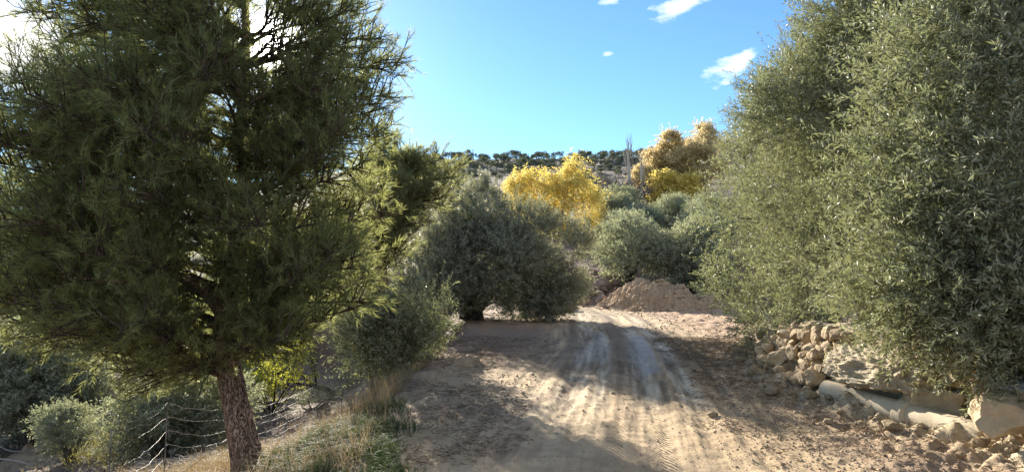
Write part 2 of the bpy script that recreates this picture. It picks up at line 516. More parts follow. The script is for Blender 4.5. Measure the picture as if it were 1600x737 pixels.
_nt.links.new(_p.outputs[0], [n for n in _nt.nodes if n.type == 'OUTPUT_MATERIAL'][0].inputs[0])


# ------------------------------------------------------------------ terrain
def road_x(y): return np.interp(y, [-60, 0, 5, 9, 12, 15, 18, 21, 24, 26, 28], [.3, .5, .8, 1.45, 1.95, 2.35, 2.6, 2.75, 2.6, 2.1, 1.2])
def edge_x(y): return np.interp(y, [-60, 0, 5, 7, 9, 12, 14.5, 17, 19.5, 21, 23, 26, 29], [-1.5, -1.3, -1.15, -1.3, -1.36, -1.25, -1.1, -1.1, -1.5, -2.4, -5, -9, -10])
def wall_x(y): return np.interp(y, [-60, 3, 5, 6.1, 6.8, 8.2, 9.8, 11.2, 13, 15, 18, 22], [4.4, 4.35, 4.3, 4.36, 4.22, 3.92, 3.98, 4.15, 4.7, 5.2, 6.2, 7.5])


RIDGE_PX = [-300, 0, 300, 520, 620, 800, 980, 1060, 1110, 1200, 1400, 1800]
RIDGE_PY = [360, 345, 312, 268, 250, 249, 244, 234, 224, 205, 180, 150]


def terrain(x, y, fine=True):
    x = np.asarray(x, float); y = np.asarray(y, float)
    u = x - road_x(y)
    # near ground ------------------------------------------------
    z = .12 * sstep(4, 24, y)
    Ld = edge_x(y) - x
    bf = np.interp(y, [-20, 3, 6.5, 9, 12.5, 18, 24], [.3, .22, .24, .6, 1.05, 1.15, 1.2])
    bn = 1 + .5 * fbm2(x * .9, y * .9, 3, 3)
    left = -1.3 * bf * sstep(0, 1.5, Ld * bn) - .16 * np.clip(Ld - .4, 0, 13) - .03 * np.clip(Ld - 13, 0, 60)
    left = left + sstep(1.2, 4, Ld) * (.5 * fbm2(x * .35 + 4, y * .35, 5, 4))
    z = z + np.where(Ld > 0, left, 0)
    wx = wall_x(y)
    R = x - wx
    hw = np.interp(y, [-30, 4, 8, 10.3, 12.5, 14, 17], [.8, .78, .78, .62, .42, .25, 0.0])
    ww = np.interp(y, [-30, 10, 12.5, 17], [.16, .18, .8, 2.0])
    z = z + hw * sstep(0.02, 1, R / ww) + np.clip(R - 1.2, 0, 40) * .13
    z = z + .13 * sstep(-.9, 0.05, R) * sstep(15, 9, y)           # soil heaped at the wall's foot
    # road ruts ---------------------------------------------------
    ron = sstep(2.2, 1.4, np.abs(u)) * sstep(28, 22, y)
    wob = .12 * noise2(y * .35, y * 0 + 3, 8)
    for c, wd, dp in ((-.62, .17, .035), (.34, .17, .04), (.86, .15, .03), (-.25, .10, .02), (1.25, .1, .015)):
        g = np.exp(-((u - c - wob) / wd) ** 2)
        sh = np.exp(-((np.abs(u - c - wob) - wd * 1.7) / (wd * .5)) ** 2)
        z = z + ron * (-dp * g + dp * .45 * sh) * sstep(4, 8, y) * (.7 + .8 * noise2(y * .6, c * 9 + y * 0, 4))
    z = z + ron * .030 * fbm2(u * 7, y * .45, 15, 4, .6) * sstep(3, 7, y)
    # far ground --------------------------------------------------
    ys = np.maximum(y, 1)
    k = np.clip(x / ys, -1.1, 1.0)
    px = 800 + FPX * k
    ridge = CAMZ + (420 - np.interp(px, RIDGE_PX, RIDGE_PY)) / FPX * 250
    zr = np.interp(y, [0, 26, 27.5, 31, 34, 45, 70, 100, 160, 200, 235, 250, 300, 420, 1500], [.12, .12, .5, 1.3, 1.7, 3.2, 7.6, 13.0, 24, 33, 41.5, 44, 44, 36, 20])
    zl = np.interp(y, [0, 20, 30, 45, 60, 80, 110, 160, 200, 235, 250, 300, 420, 1500], [-3, -3, -3.4, -3.6, -2, 3, 9, 21, 31, 41, 44, 44, 36, 20])
    w = sstep(-.34, -.08, k)
    zf = zl * (1 - w) + zr * w
    q = sstep(50, 240, y)
    zf = zf * (1 - q) + zf * q * ridge / 44.0
    flat = sstep(4.6, 6.5, x) * sstep(33, 27, y)                   # the cleared patch on the right
    blend = sstep(25.5, 29.0, y + 1.0 * fbm2(x * .3, y * .3, 21, 3)) * (1 - flat * .75)
    z = z * (1 - blend) + zf * blend
    # roughness ---------------------------------------------------
    off = 1 - sstep(2.6, 1.6, np.abs(u)) * sstep(27, 23, y)
    far = sstep(28, 60, y)
    z = z + off * (.05 + .10 * sstep(2, 4, Ld)) * fbm2(x * 1.3, y * 1.3, 11, 4) + far * (1.1 * fbm2(x * .045, y * .06, 13, 4) + .5 * fbm2(x * .16, y * .25, 14, 3))
    if fine:
        bank = sstep(.1, .7, Ld) * sstep(2.6, 1.0, Ld)
        rub = sstep(26.0, 27.5, y) * sstep(36, 31, y)
        heap = sstep(-1.3, -.2, R) * sstep(.3, 0, R) * sstep(13, 10, y)
        fine_n = fbm2(x * 4.2, y * 4.2, 23, 4, .6)
        z = z + fine_n * (.022 + .05 * off * (1 + sstep(2, 4, Ld)) + .12 * bank + .22 * rub + .10 * heap)
    return z


def gz(x, y): return float(terrain(np.array([x]), np.array([y]), False)[0])


def ground_at(px, py, y0=3.0, y1=300):
    """First terrain point along a photo pixel's line of sight."""
    d = ray(px, py)
    t = np.geomspace(y0, y1, 2500)
    p = np.array([0, 0, CAMZ]) + d * (t / d[1])[:, None]
    h = p[:, 2] - terrain(p[:, 0], p[:, 1], False)
    i = np.argmax(h < 0) if (h < 0).any() else len(t) - 1
    return p[i]


def ground_material():
    m, nt, N, L, out = new_mat('earth')
    tc = N.new('ShaderNodeTexCoord')
    al = N.new('ShaderNodeAttribute'); al.attribute_name = 'albedo'
    ua = N.new('ShaderNodeAttribute'); ua.attribute_name = 'uu'
    tr = N.new('ShaderNodeAttribute'); tr.attribute_name = 'tread'
    gl = N.new('ShaderNodeAttribute'); gl.attribute_name = 'gloss'

    def noi(sc, det=8, ro=.62):
        n = N.new('ShaderNodeTexNoise'); n.inputs['Scale'].default_value = sc; n.inputs['Detail'].default_value = det; n.inputs['Roughness'].default_value = ro
        L.new(tc.outputs['Object'], n.inputs['Vector']); return n.outputs['Fac']

    def mth(op, a, b=None, c=None):
        q = N.new('ShaderNodeMath'); q.operation = op
        for i, v in enumerate((a, b, c)):
            if v is None: continue
            if isinstance(v, (int, float)): q.inputs[i].default_value = v
            else: L.new(v, q.inputs[i])
        return q.outputs[0]

    n1, n2, n3 = noi(1.4), noi(9), noi(55, 5, .7)
    vo = N.new('ShaderNodeTexVoronoi'); vo.inputs['Scale'].default_value = 38; L.new(tc.outputs['Object'], vo.inputs['Vector'])
    peb = N.new('ShaderNodeMapRange'); peb.inputs[1].default_value = .10; peb.inputs[2].default_value = .32; peb.inputs[3].default_value = 1; peb.inputs[4].default_value = 0
    L.new(vo.outputs['Distance'], peb.inputs[0])
    sep = N.new('ShaderNodeSeparateColor'); L.new(vo.outputs['Color'], sep.inputs[0])
    pick = mth('GREATER_THAN', sep.outputs[0], .8)
    pebble = mth('MULTIPLY', peb.outputs[0], pick)
    v = mth('ADD', mth('MULTIPLY', n1, .5), mth('ADD', mth('MULTIPLY', n2, .6), mth('MULTIPLY', n3, .7)))
    v = mth('ADD', mth('MULTIPLY', mth('SUBTRACT', v, .9), 1.15), 1.0)
    v = mth('ADD', v, mth('MULTIPLY', pebble, mth('SUBTRACT', sep.outputs[1], .45)))
    sc = N.new('ShaderNodeVectorMath'); sc.operation = 'SCALE'; L.new(al.outputs['Color'], sc.inputs[0]); L.new(v, sc.inputs['Scale'])
    # tyre tread bars pressed into the dried mud
    xyz = N.new('ShaderNodeSeparateXYZ'); L.new(tc.outputs['Object'], xyz.inputs[0])
    ph = mth('ADD', mth('MULTIPLY', xyz.outputs[1], 74.0), mth('MULTIPLY', mth('ABSOLUTE', ua.outputs['Fac']), 150.0))
    bars = mth('MULTIPLY', mth('SMOOTH_MIN', mth('SINE', ph), .3, .4), tr.outputs['Fac'])
    hgt = mth('ADD', mth('MULTIPLY', n2, .35), mth('ADD', mth('MULTIPLY', n3, .5), mth('MULTIPLY', pebble, .35)))
    hgt = mth('ADD', hgt, mth('MULTIPLY', bars, 1.0))
    bp = N.new('ShaderNodeBump'); bp.inputs['Strength'].default_value = .8; bp.inputs['Distance'].default_value = .03
    L.new(hgt, bp.inputs['Height'])
    inv = mth('SUBTRACT', 1.0, mth('MULTIPLY', gl.outputs['Fac'], .65)); L.new(mth('MULTIPLY', inv, .8), bp.inputs['Strength'])
    p = N.new('ShaderNodeBsdfPrincipled'); L.new(sc.outputs[0], p.inputs['Base Color'])
    L.new(mth('SUBTRACT', .95, mth('MULTIPLY', gl.outputs['Fac'], .42)), p.inputs['Roughness'])
    p.inputs['Specular IOR Level'].default_value = .25
    L.new(bp.outputs[0], p.inputs['Normal']); L.new(p.outputs[0], out.inputs['Surface'])
    return m


def build_ground():
    na, nr = 980, 820
    # angle from +Y, finer ahead than behind
    a = np.concatenate([np.linspace(-180, -58, 90, endpoint=False), np.linspace(-58, 58, na - 180, endpoint=False), np.linspace(58, 180, 91)])
    a = np.radians(a)
    r = np.concatenate([[0.02], np.geomspace(.6, 3.2, 40, endpoint=False), np.geomspace(3.2, 60, 560, endpoint=False), np.geomspace(60, 1500, nr - 601)])
    A, Rr = np.meshgrid(a, r)
    x, y = Rr * np.sin(A), Rr * np.cos(A)
    z = terrain(x, y)
    v = np.stack([x, y, z], -1).reshape(-1, 3)
    n_a, n_r = len(a), len(r)
    i = np.arange(n_r - 1)[:, None] * n_a; j = np.arange(n_a - 1)[None]
    f = np.stack([i + j + n_a, i + j + n_a + 1, i + j + 1, i + j], -1).reshape(-1, 4)
    g = Geo(); g.add(v, f)
    me = g.mesh('ground', ground_material(), True)
    X, Y = v[:, 0], v[:, 1]
    u = X - road_x(Y); Ld = edge_x(Y) - X; R = X - wall_x(Y)
    wob = .12 * noise2(Y * .35, Y * 0 + 3, 8)
    n_big = fbm2(X * .5, Y * .5, 41, 4); n_med = fbm2(X * 2.2, Y * 2.2, 42, 4, .6)

    def mixc(c, col, w):
        w = np.clip(w, 0, 1)[:, None]; return c * (1 - w) + np.array(col) * w

    streak = fbm2(u * 7, Y * .45, 15, 4, .6); streak2 = fbm2(u * 16 + 4, Y * .9, 16, 4, .65)
    c = np.tile(np.array([.37, .268, .158]), (len(v), 1))                                   # dry tan road dirt
    c = mixc(c, (.44, .34, .215), (.45 + 1.4 * n_big) * .8)
    c = mixc(c, (.27, .19, .125), sstep(.05, .45, n_med + .6 * n_big) * .55)
    # browner verge either side, littered
    verge = sstep(1.35, 2.1, np.abs(u - .15) + .5 * n_med + .3 * n_big) * sstep(30, 22, Y)
    c = mixc(c, (.27, .19, .125), verge * .75 * (X > road_x(Y)) * sstep(17, 13, Y))
    c = mixc(c, (.25, .175, .12), sstep(.4, 1.4, -u - .6 + .4 * n_med) * sstep(10, 13, Y) * sstep(26, 21, Y) * .9)
    c = mixc(c, (.43, .29, .185), sstep(1.4, 2.2, u) * sstep(13, 17, Y) * sstep(30, 27, Y))      # reddish cleared patch
    # clay wheel tracks
    gloss = np.zeros(len(v))
    for cc, wd in ((-.62, .2), (.34, .2), (.86, .16), (-.25, .1)):
        t = np.exp(-((u - cc - wob) / wd) ** 4) * sstep(6.5, 10, Y) * sstep(26, 22, Y)
        c = mixc(c, (.40, .335, .24), t * (.6 + 1.3 * streak + 1.2 * streak2)); gloss = np.maximum(gloss, t)
    for cc, wd in ((.02, .2), (1.12, .1), (-.95, .12)):
        t = np.exp(-((u - cc - wob) / wd) ** 4) * sstep(9, 12, Y) * sstep(26, 22, Y)
        c = mixc(c, (.20, .145, .10), t * (.65 + 1.2 * streak + 1.3 * streak2))
    c = c * (1 + np.clip(.75 * streak + .6 * streak2, -.5, .5) * (sstep(2.0, 1.3, np.abs(u)) * sstep(28, 24, Y) * sstep(4, 9, Y)))[:, None]
    edge_n = .05 * n_med
    wet1 = np.exp(-((u - .43 + edge_n) / .2) ** 8) * sstep(9.6, 10.6, Y + .8 * n_med) * sstep(15.6, 14.6, Y)
    wet2 = np.exp(-((u + .42 + edge_n) / .13) ** 8) * sstep(10.6, 11.6, Y + .8 * n_med) * sstep(16.6, 15.6, Y)
    wet = .8 * np.maximum(wet1, .8 * wet2) * np.clip(.8 + .9 * streak, 0, 1)
    gloss *= sstep(9.0, 11, Y) * sstep(19, 14, Y) * np.clip(.5 + 1.4 * n_big, 0, 1)
    c = mixc(c, (.30, .275, .24), wet * .9); gloss = np.maximum(gloss * .8, wet)
    # left bank and slope
    c = mixc(c, (.17, .12, .088), sstep(-.25, .35, Ld + .4 * n_med) * (Y < 40) * sstep(7.5, 10, Y))
    c = mixc(c, (.24, .175, .12), sstep(-.1, .5, Ld + .4 * n_med) * sstep(10, 7.5, Y))
    c = mixc(c, (.36, .29, .205), sstep(1.5, 3.5, Ld) * np.clip(.25 + 1.6 * n_big, 0, 1))
    c = mixc(c, (.105, .09, .075), sstep(3.0, 5.5, Ld) * np.clip(.85 + 1.0 * n_med, 0, 1))
    c = mixc(c, (.24, .20, .14), sstep(3.5, 6, Ld) * sstep(.08, .3, fbm2(X * .25, Y * .4, 47, 4)))
    # terrace and pale rubble by the wall
    c = mixc(c, (.50, .41, .27), sstep(-.75, -.2, R + .3 * n_med) * sstep(11, 8.5, Y))
    c = mixc(c, (.30, .22, .15), sstep(.3, .7, R))
    c = mixc(c, (.38, .27, .18), sstep(-.2, .3, R) * sstep(10.5, 12, Y) * sstep(18, 15, Y) )
    # rubble bank and hills
    c = mixc(c, (.17, .115, .08), sstep(26.0, 26.9, Y + .5 * n_med) * (R < 6))
    hill = sstep(40, 80, Y)
    c = mixc(c, (.13, .098, .082), hill * (.9))
    c = mixc(c, (.25, .185, .135), hill * sstep(.06, .16, fbm2(X * .07, Y * .11, 61, 4)) * .7 * sstep(-.02, .1, X / np.maximum(Y, 1)))
    c = mixc(c, (.17, .17, .11), hill * sstep(.0, .3, fbm2(X * .1, Y * .1, 67, 4)) * .8)
    c = mixc(c, (.10, .095, .07), sstep(175, 195, Y) * .85)
    at_ = me.attributes.new('albedo', 'FLOAT_COLOR', 'POINT')
    at_.data.foreach_set('color', np.concatenate([np.clip(c, .02, .8), np.ones((len(c), 1))], 1).astype(np.float32).ravel())
    tread_c = -.10
    tread = (np.exp(-((u - tread_c) / .13) ** 6) * (.6 + .8 * n_med) + .6 * np.exp(-((u - .34) / .12) ** 6) * (.5 + n_med)) * sstep(14, 9, Y) * sstep(2, 4, Y)
    tread = np.maximum(tread, .8 * np.exp(-((u - .34 - wob) / .2) ** 6) * sstep(16, 19, Y) * sstep(27, 24, Y))
    uu = np.where(np.abs(u - tread_c) < .22, u - tread_c, u - .34)
    for nm, val in (('uu', uu), ('tread', np.clip(tread, 0, 1)), ('gloss', np.clip(gloss, 0, 1))):
        q = me.attributes.new(nm, 'FLOAT', 'POINT'); q.data.foreach_set('value', val.astype(np.float32))
    o = bpy.data.objects.new('ground', me); COL.objects.link(o)
    tag(o, kind='structure')


build_ground()


# ------------------------------------------------------------------ dirt mound at the bend
def build_mound():
    n = 260
    s = np.linspace(-1, 1, n)
    X, Y = np.meshgrid(s, s)
    r = np.sqrt(X ** 2 + Y ** 2)
    c = at(1036, 470, 25.0)
    wx, wy = X * 3.2, Y * 2.4
    # a spur: long slope to the left, blunt nose towards the track, lower tail to the right
    q = wx + .15 + .30 * wy
    wl = np.where(q < 0, 1.42, .98)
    h1 = 1.34 * np.exp(-np.abs(q / wl) ** np.where(q < 0, 1.9, 2.6) - np.abs((wy - .3) / 1.75) ** 3.4)
    h1 = np.where(h1 > .95, .95 + (h1 - .95) * .45, h1)
    h2 = .62 * np.exp(-np.abs((wx - 1.6) / 1.3) ** 2.6 - np.abs((wy - .3) / 1.0) ** 2.6)
    h = np.maximum(h1, h2) + .12 * np.minimum(h1, h2)
    nz = fbm2(wx * 1.3, wy * 1.3, 71, 4, .5)
    cl = np.abs(fbm2(wx * 2.6 + 5, wy * 2.6, 77, 5, .62))
    h = h * (1 + .22 * nz) + (.14 * nz - .26 * cl + .13 * fbm2(wx * 7, wy * 7, 79, 4, .65)) * sstep(.03, .35, h)
    gx, gy = c[0] + wx, c[1] + wy
    z = terrain(gx, gy, False) - .12 + h - .5 * sstep(.8, 1, r)
    v = np.stack([wx, wy, z], -1).reshape(-1, 3)
    i = np.arange(n - 1)[:, None] * n; j = np.arange(n - 1)[None]
    f = np.stack([i + j, i + j + 1, i + j + n + 1, i + j + n], -1).reshape(-1, 4)
    g = Geo(); g.add(v, f, 0, .5)
    o = g.obj('dirt_mound', M['red_earth'], smooth=True, loc=(c[0], c[1], 0))
    tag(o, 'bulldozed mound of reddish earth and clods where the track bends', 'dirt mound')
    rr = np.random.default_rng(6); g = Geo()
    for _ in range(420):
        a, b = rr.normal(-.1, 1.25), rr.uniform(-1.9, .6)
        if abs(a) > 3: continue
        ii, jj = int((b / 2.4 + 1) / 2 * (n - 1)), int((a / 3.2 + 1) / 2 * (n - 1))
        sz = rr.choice([.025, .04, .07, .11], p=[.4, .35, .2, .05])
        vv, ff = rock_verts((sz, sz * .9, sz * .7), int(rr.integers(1e6)), 2, .7, .4)
        g.add(vv @ rotm(*rr.normal(0, .8, 3)).T + np.array([wx[ii, jj], wy[ii, jj], z[ii, jj] + sz * .3]), ff, 0, rr.random())
    tag(g.obj('clods_gravel', M['red_earth'], o), kind='stuff')
    # dead stalks on its top
    rr = np.random.default_rng(5)
    g = Geo(); P = []
    for _ in range(26):
        a, b = rr.uniform(-1.1, 1.6), rr.uniform(-.3, .5)
        ii, jj = int((b / 2.4 + 1) / 2 * (n - 1)), int((a / 3.2 + 1) / 2 * (n - 1))
        P.append((a, b, z[ii, jj] - .02))
    P = np.array(P); T = P + np.c_[rr.normal(0, .06, (26, 2)), rr.uniform(.1, .3, 26)]
    sticks(g, P, T, np.full(26, .012), np.full(26, .005))
    tag(g.obj('dry_weeds', M['twig_grey'], o), kind='stuff')


build_mound()


# ------------------------------------------------------------------ rubble bank, loose stones
def build_rocks():
    r = np.random.default_rng(11)
    protos = []
    for k in range(7):
        v, f = rock_verts((1, r.uniform(.65, .95), r.uniform(.5, .8)), 100 + k, 3, .8, .45)
        g = Geo(); g.add(v, f); protos.append(g.mesh('rubble_rock', M['rubble_stone'], False))

    def put(me, x, y, s, name, label, cat, group, sink=.25):
        o = bpy.data.objects.new(name, me); COL.objects.link(o)
        o.location = (float(x), float(y), gz(x, y) + s * (.55 - sink)); o.scale = (float(s),) * 3
        o.rotation_euler = tuple(r.uniform(-.5, .5, 2)) + (r.uniform(0, 6.3),)
        return tag(o, label, cat, group)

    for k in range(72):
        px, py = r.uniform(855, 968), r.uniform(430, 487)
        p = ground_at(px, py, 24)
        if p[1] > 34: continue
        s = r.choice([.12, .17, .22, .3, .4], p=[.25, .3, .25, .14, .06])
        put(protos[k % 7], p[0], p[1], s, 'rubble_rock', 'brown broken rock in the rubble bank behind the bend of the track', 'rock', 'rocks in the rubble bank', .2)
    o = put(protos[2], *ground_at(940, 452, 24)[:2], .42, 'rubble_rock', 'large orange brown rock face standing highest in the rubble bank', 'rock', None, .1)
    stone_me = []
    for k in range(5):
        v, f = rock_verts((1, r.uniform(.7, .95), r.uniform(.55, .8)), 200 + k, 3, .6, .35)
        g = Geo(); g.add(v, f); stone_me.append(g.mesh('loose_stone', M['wall_stone'], True))
    for k in range(46):
        y = r.uniform(4.6, 11.5)
        x = wall_x(y) - abs(r.normal(0, .38)) - .12
        put(stone_me[k % 5], x, y, r.choice([.025, .04, .06, .09], p=[.35, .35, .2, .1]), 'loose_stone', 'small tan stone lying at the foot of the stone wall', 'stone', 'loose stones below the wall', .1)
    put(stone_me[1], *ground_at(1113, 651)[:2], .065, 'loose_stone', 'pale stone lying alone on the right shoulder of the track', 'stone', None, .2)
    put(stone_me[3], *ground_at(1180, 580)[:2], .10, 'loose_stone', 'rounded pale stone at the far end of the wall', 'stone', None, .2)
    for (px, py, s) in ((42, 702, .17), (62, 706, .12), (20, 698, .09)):
        put(stone_me[int(px) % 5], *ground_at(px, py)[:2], s, 'loose_stone', 'flat grey stone among dead branches on the valley slope', 'stone', 'stones on the valley slope', .3)
    # pale embedded rock on the rim of the left bank
    g = Geo(); v, f = rock_verts((.6, .32, .2), 321, 4, .9, .5); g.add(v @ rotm(.1, -.25, .95).T, f)
    p = ground_at(722, 572)
    tag(g.obj('bank_boulder', M['wall_stone'], smooth=True, loc=(p[0], p[1], p[2] - .12)), 'long tan stone ledge set in the rim of the left bank', 'rock')


build_rocks()


# ------------------------------------------------------------------ stone wall with pipe
def build_wall():
    r = np.random.default_rng(23)
    base = np.array([wall_x(8.0), 8.0, 0.0])
    root = thing('stone_wall', base, 'low rough retaining wall of tan field stones under the big olive trees', 'wall')
    g = Geo()
    y = 4.1
    # courses of stones, larger at the foot
    for lay, (z0, sz) in enumerate(((.05, .18), (.24, .16), (.42, .14), (.57, .13), (.70, .11))):
        y = 3.9 + r.uniform(0, .2)
        while y < 11.4:
            s = sz * r.uniform(.7, 1.45)
            top = np.interp(y, [4, 8.6, 10, 11.4], [.84, .84, .66, .38])
            pipe = 5.9 < y < 8.3 and z0 < .36
            if z0 < top and not pipe:
                v, f = rock_verts((s * .8, s * r.uniform(1.0, 1.5), s * r.uniform(.6, .85)), int(r.integers(1e6)), 3, .7, .4)
                x = wall_x(y) + .02 + .05 * lay * .5 + r.normal(0, .03)
                zz = gz(wall_x(y) - .4, y) + z0 + r.normal(0, .02)
                g.add(v @ rotm(r.normal(0, .25), r.normal(0, .25), r.normal(0, .3)).T + np.array([x, y, zz]) - base, f, 0, r.random())
            y += s * r.uniform(1.5, 2.2)
    g.obj('stonework', M['wall_stone'], root)
    # tumbled stones at the far end, and two big slabs at the near end
    g = Geo()
    for k in range(34):
        y = r.uniform(8.4, 10.6); s = r.uniform(.07, .17)
        v, f = rock_verts((s, s * r.uniform(.9, 1.3), s * .75), int(r.integers(1e6)), 3, .7, .4)
        x = wall_x(y) - r.uniform(.0, .28)
        zz = gz(x - .3, y) + r.uniform(.02, .55) * (1 - (wall_x(y) - x) / .4)
        g.add(v @ rotm(*r.normal(0, .4, 3)).T + np.array([x, y, zz]) - base, f, 0, r.random())
    g.obj('tumbled_stones', M['wall_stone'], root)
    for (px, py, d, sz, rz, mt, sd) in ((1578, 648, 5.55, (.30, .26, .20), .3, 'wall_stone', 2), (1590, 604, 5.6, (.24, .2, .085), .2, 'grey_stone', 5), (1545, 600, 5.9, (.2, .2, .14), .6, 'wall_stone', 8)):
        g = Geo(); v, f = rock_verts(sz, 900 + sd, 5, 1.0, .34); p = at(px, py, d)
        g.add(v @ rotm(.05, .1, rz).T + p - base, f, 0, .7)
        g.obj('slab', M[mt], root, True)
    # mortar and lime crust burying the pipe
    g = Geo()
    v, f = ico(6)
    v = v.copy()
    L_ = 1.0
    v = np.sign(v) * np.abs(v) ** np.array([.9, .7, .9])
    n = fbm3(v * 2.0 + 7, 5, 5, .6); n2 = fbm3(v * 7 + 3, 6, 4, .6)
    n3 = fbm3(v * 19, 8, 3, .6)
    v = v * (1 + .22 * n + .15 * n2 + .07 * n3)[:, None] * np.array([.40, .82, .34])
    v[:, 0] += .34 * sstep(-.02, -.14, v[:, 2] + .10 * n2)       # undercut where the pipe shows
    ctr = np.array([4.17, 7.42, .40])
    v = v @ rotm(0, -.05, .20).T
    g.add(v + ctr - base, f, 0, .8)
    v, f = rock_verts((.16, .3, .2), 77, 4, .3, .7)
    g.add(v @ rotm(0, 0, .3).T + np.array([4.20, 6.72, .27]) - base, f, 0, .5)
    g.obj('mortar_crust', M['lime_crust'], root)
    # crumbling lime rubble around the foot and above the pipe
    g = Geo()
    for k in range(420):
        y = r.uniform(4.3, 8.4); s = r.choice([.018, .03, .045, .075], p=[.4, .34, .2, .06])
        v, f = rock_verts((s, s * r.uniform(.8, 1.3), s * .8), int(r.integers(1e6)), 2, .5, .5)
        if r.random() < .6: x = wall_x(y) - abs(r.normal(0, .14)) - .02; zz = gz(x - .2, y) + s * .4
        else: x = wall_x(y) + r.uniform(-.02, .06); zz = r.uniform(.36, .62)
        g.add(v @ rotm(*r.normal(0, .6, 3)).T + np.array([x, y, zz]) - base, f, 0, r.random())
    g.obj('lime_rubble', M['lime_crust'], root)
    # the pipe
    A, B = at(1292, 608, 8.15), at(1546, 682, 5.98)
    pr = thing('concrete_pipe', A, 'pale round concrete pipe lying along the foot of the stone wall', 'pipe')
    d = (B - A)
    ax = np.linspace(0, .575, 40)[:, None]
    sag = lambda t: np.stack([.02 * np.sin(t * 5), 0 * t, -.01 * np.sin(t * 3.1)], -1)
    g = Geo(); tube(g, d * ax + sag(ax[:, 0]), np.full(40, .115), 36, rough=.015, seed=3)
    g.obj('pipe_section', M['pipe_concrete'], pr, True)
    ax = np.linspace(.60, 1.0, 40)[:, None]
    g = Geo(); tube(g, d * ax + sag(ax[:, 0]), np.interp(np.linspace(0, 1, 40), [0, .04, .9, 1], [.112, .118, .112, .104]), 36, rough=.015, seed=4)
    g.obj('pipe_section', M['pipe_concrete'], pr, True)
    ax = np.linspace(.53, .612, 14)[:, None]
    g = Geo(); tube(g, d * ax + sag(ax[:, 0]), np.interp(np.linspace(0, 1, 14), [0, .12, .85, 1], [.125, .142, .142, .122]), 36, rough=.02, seed=5)
    g.obj('pipe_collar', M['pipe_concrete'], pr, True)


build_wall()


# ------------------------------------------------------------------ trees
def olive_crown(geo, lobes, r, n_shoot, K, ll, lw, L=(.22, .42), stem=1, droop=.05, up=.35, centre=None, twig=True, sprig=0.0, void=False):
    """Foliage of many shoots set on the outside of uneven lobes (x, y, z, radius, weight)."""
    lobes = np.asarray(lobes, float)
    wt = lobes[:, 4] * lobes[:, 3] ** 2; wt = wt / wt.sum()
    k = r.choice(len(lobes), n_shoot, p=wt)
    c, rad = lobes[k, :3], lobes[k, 3]
    o = rand_unit(r, n_shoot)
    if centre is not None:
        o = unit(o + .45 * unit(c - np.asarray(centre)))
    rr = rad * (r.random(n_shoot) ** .45)
    rr = rr * (1 + .35 * fbm3(o * 2.3 + c * .7, 9, 2))
    P = c + o * rr[:, None] * np.array([1, 1, .92])
    D = unit(o * .8 + rand_unit(r, n_shoot) * .55 + np.array([0, 0, up]))
    if void:
        keep = (fbm3(P * 1.25 + 11, 19, 2) > -.19) | (r.random(n_shoot) < .2)
        P, D = P[keep], D[keep]; n_shoot = len(P)
    LL = r.uniform(L[0], L[1], n_shoot)
    LL = LL * np.where(r.random(n_shoot) < sprig, 1.7, 1.0)
    leafy_shoots(geo, P, D, LL, K, ll, lw, r, stem if twig else None, 0, droop)
    return P


def lobes_on(r, centre, radii, n, lr, cut=-.75, jitter=.16, inner=(.55, .96)):
    out = []
    c, R = np.asarray(centre, float), np.asarray(radii, float)
    while len(out) < n:
        d = rand_unit(r, 1)[0]
        if d[2] < cut: continue
        k = r.uniform(*inner) * (1 + jitter * r.normal())
        out.append((*(c + d * R * k), r.uniform(*lr), r.uniform(.7, 1.3)))
    return np.array(out)


def add_limbs(root, base, fork, lobes, r, n, bark, r0, name='limb'):
    pick = r.permutation(len(lobes))[:n]
    for i in pick:
        e = lobes[i, :3] - base
        s = np.asarray(fork, float) - base + r.normal(0, .04, 3)
        mid = s * .5 + e * .5 + np.array([0, 0, .12 * np.linalg.norm(e - s)]) + r.normal(0, .15, 3)
        g = Geo(); tube(g, smooth_path([s, s * .75 + mid * .25 + r.normal(0, .05, 3), mid, e], 16), [r0 * r.uniform(.8, 1.1), r0 * .6, r0 * .3, r0 * .12], 7, rough=.08, seed=int(i))
        g.obj(name, bark, root, True)


# ---- big olive trees over the wall on the right
def big_olive(base, centre, radii, n_lobes, lr, n_shoot, K, ll, lw, label, seed, extra=(), cut=-.8, sprig=.05, trunk_r=.3):
    r = np.random.default_rng(seed)
    base = np.array(base, float)
    root = thing('olive_tree', base, label, 'olive tree')
    lobes = lobes_on(r, centre, radii, n_lobes, lr, cut)
    if len(extra): lobes = np.vstack([lobes, np.array(extra)])
    fork = base + np.array([.1, -.1, .95])
    g = Geo()
    tube(g, smooth_path([(0, 0, -.15), (.05, .02, .3), (-.04, .05, .65), fork - base + np.array([0, 0, .1])], 26), [trunk_r * 1.5, trunk_r * 1.05, trunk_r * .95, trunk_r * .9], 22, rough=.22, seed=seed, flute=.12)
    g.obj('trunk', M['olive_bark'], root, True)
    add_limbs(root, base, fork, lobes, r, 11, M['olive_bark'], trunk_r * .42)
    g = Geo()
    olive_crown(g, lobes - np.array([*base, 0, 0]), r, n_shoot, K, ll, lw, (.22, .44), 1, .06, .3, np.asarray(centre) - base, True, sprig, True)
    g.obj('crown', [M['olive_leaf'], M['olive_bark']], root)
    return root


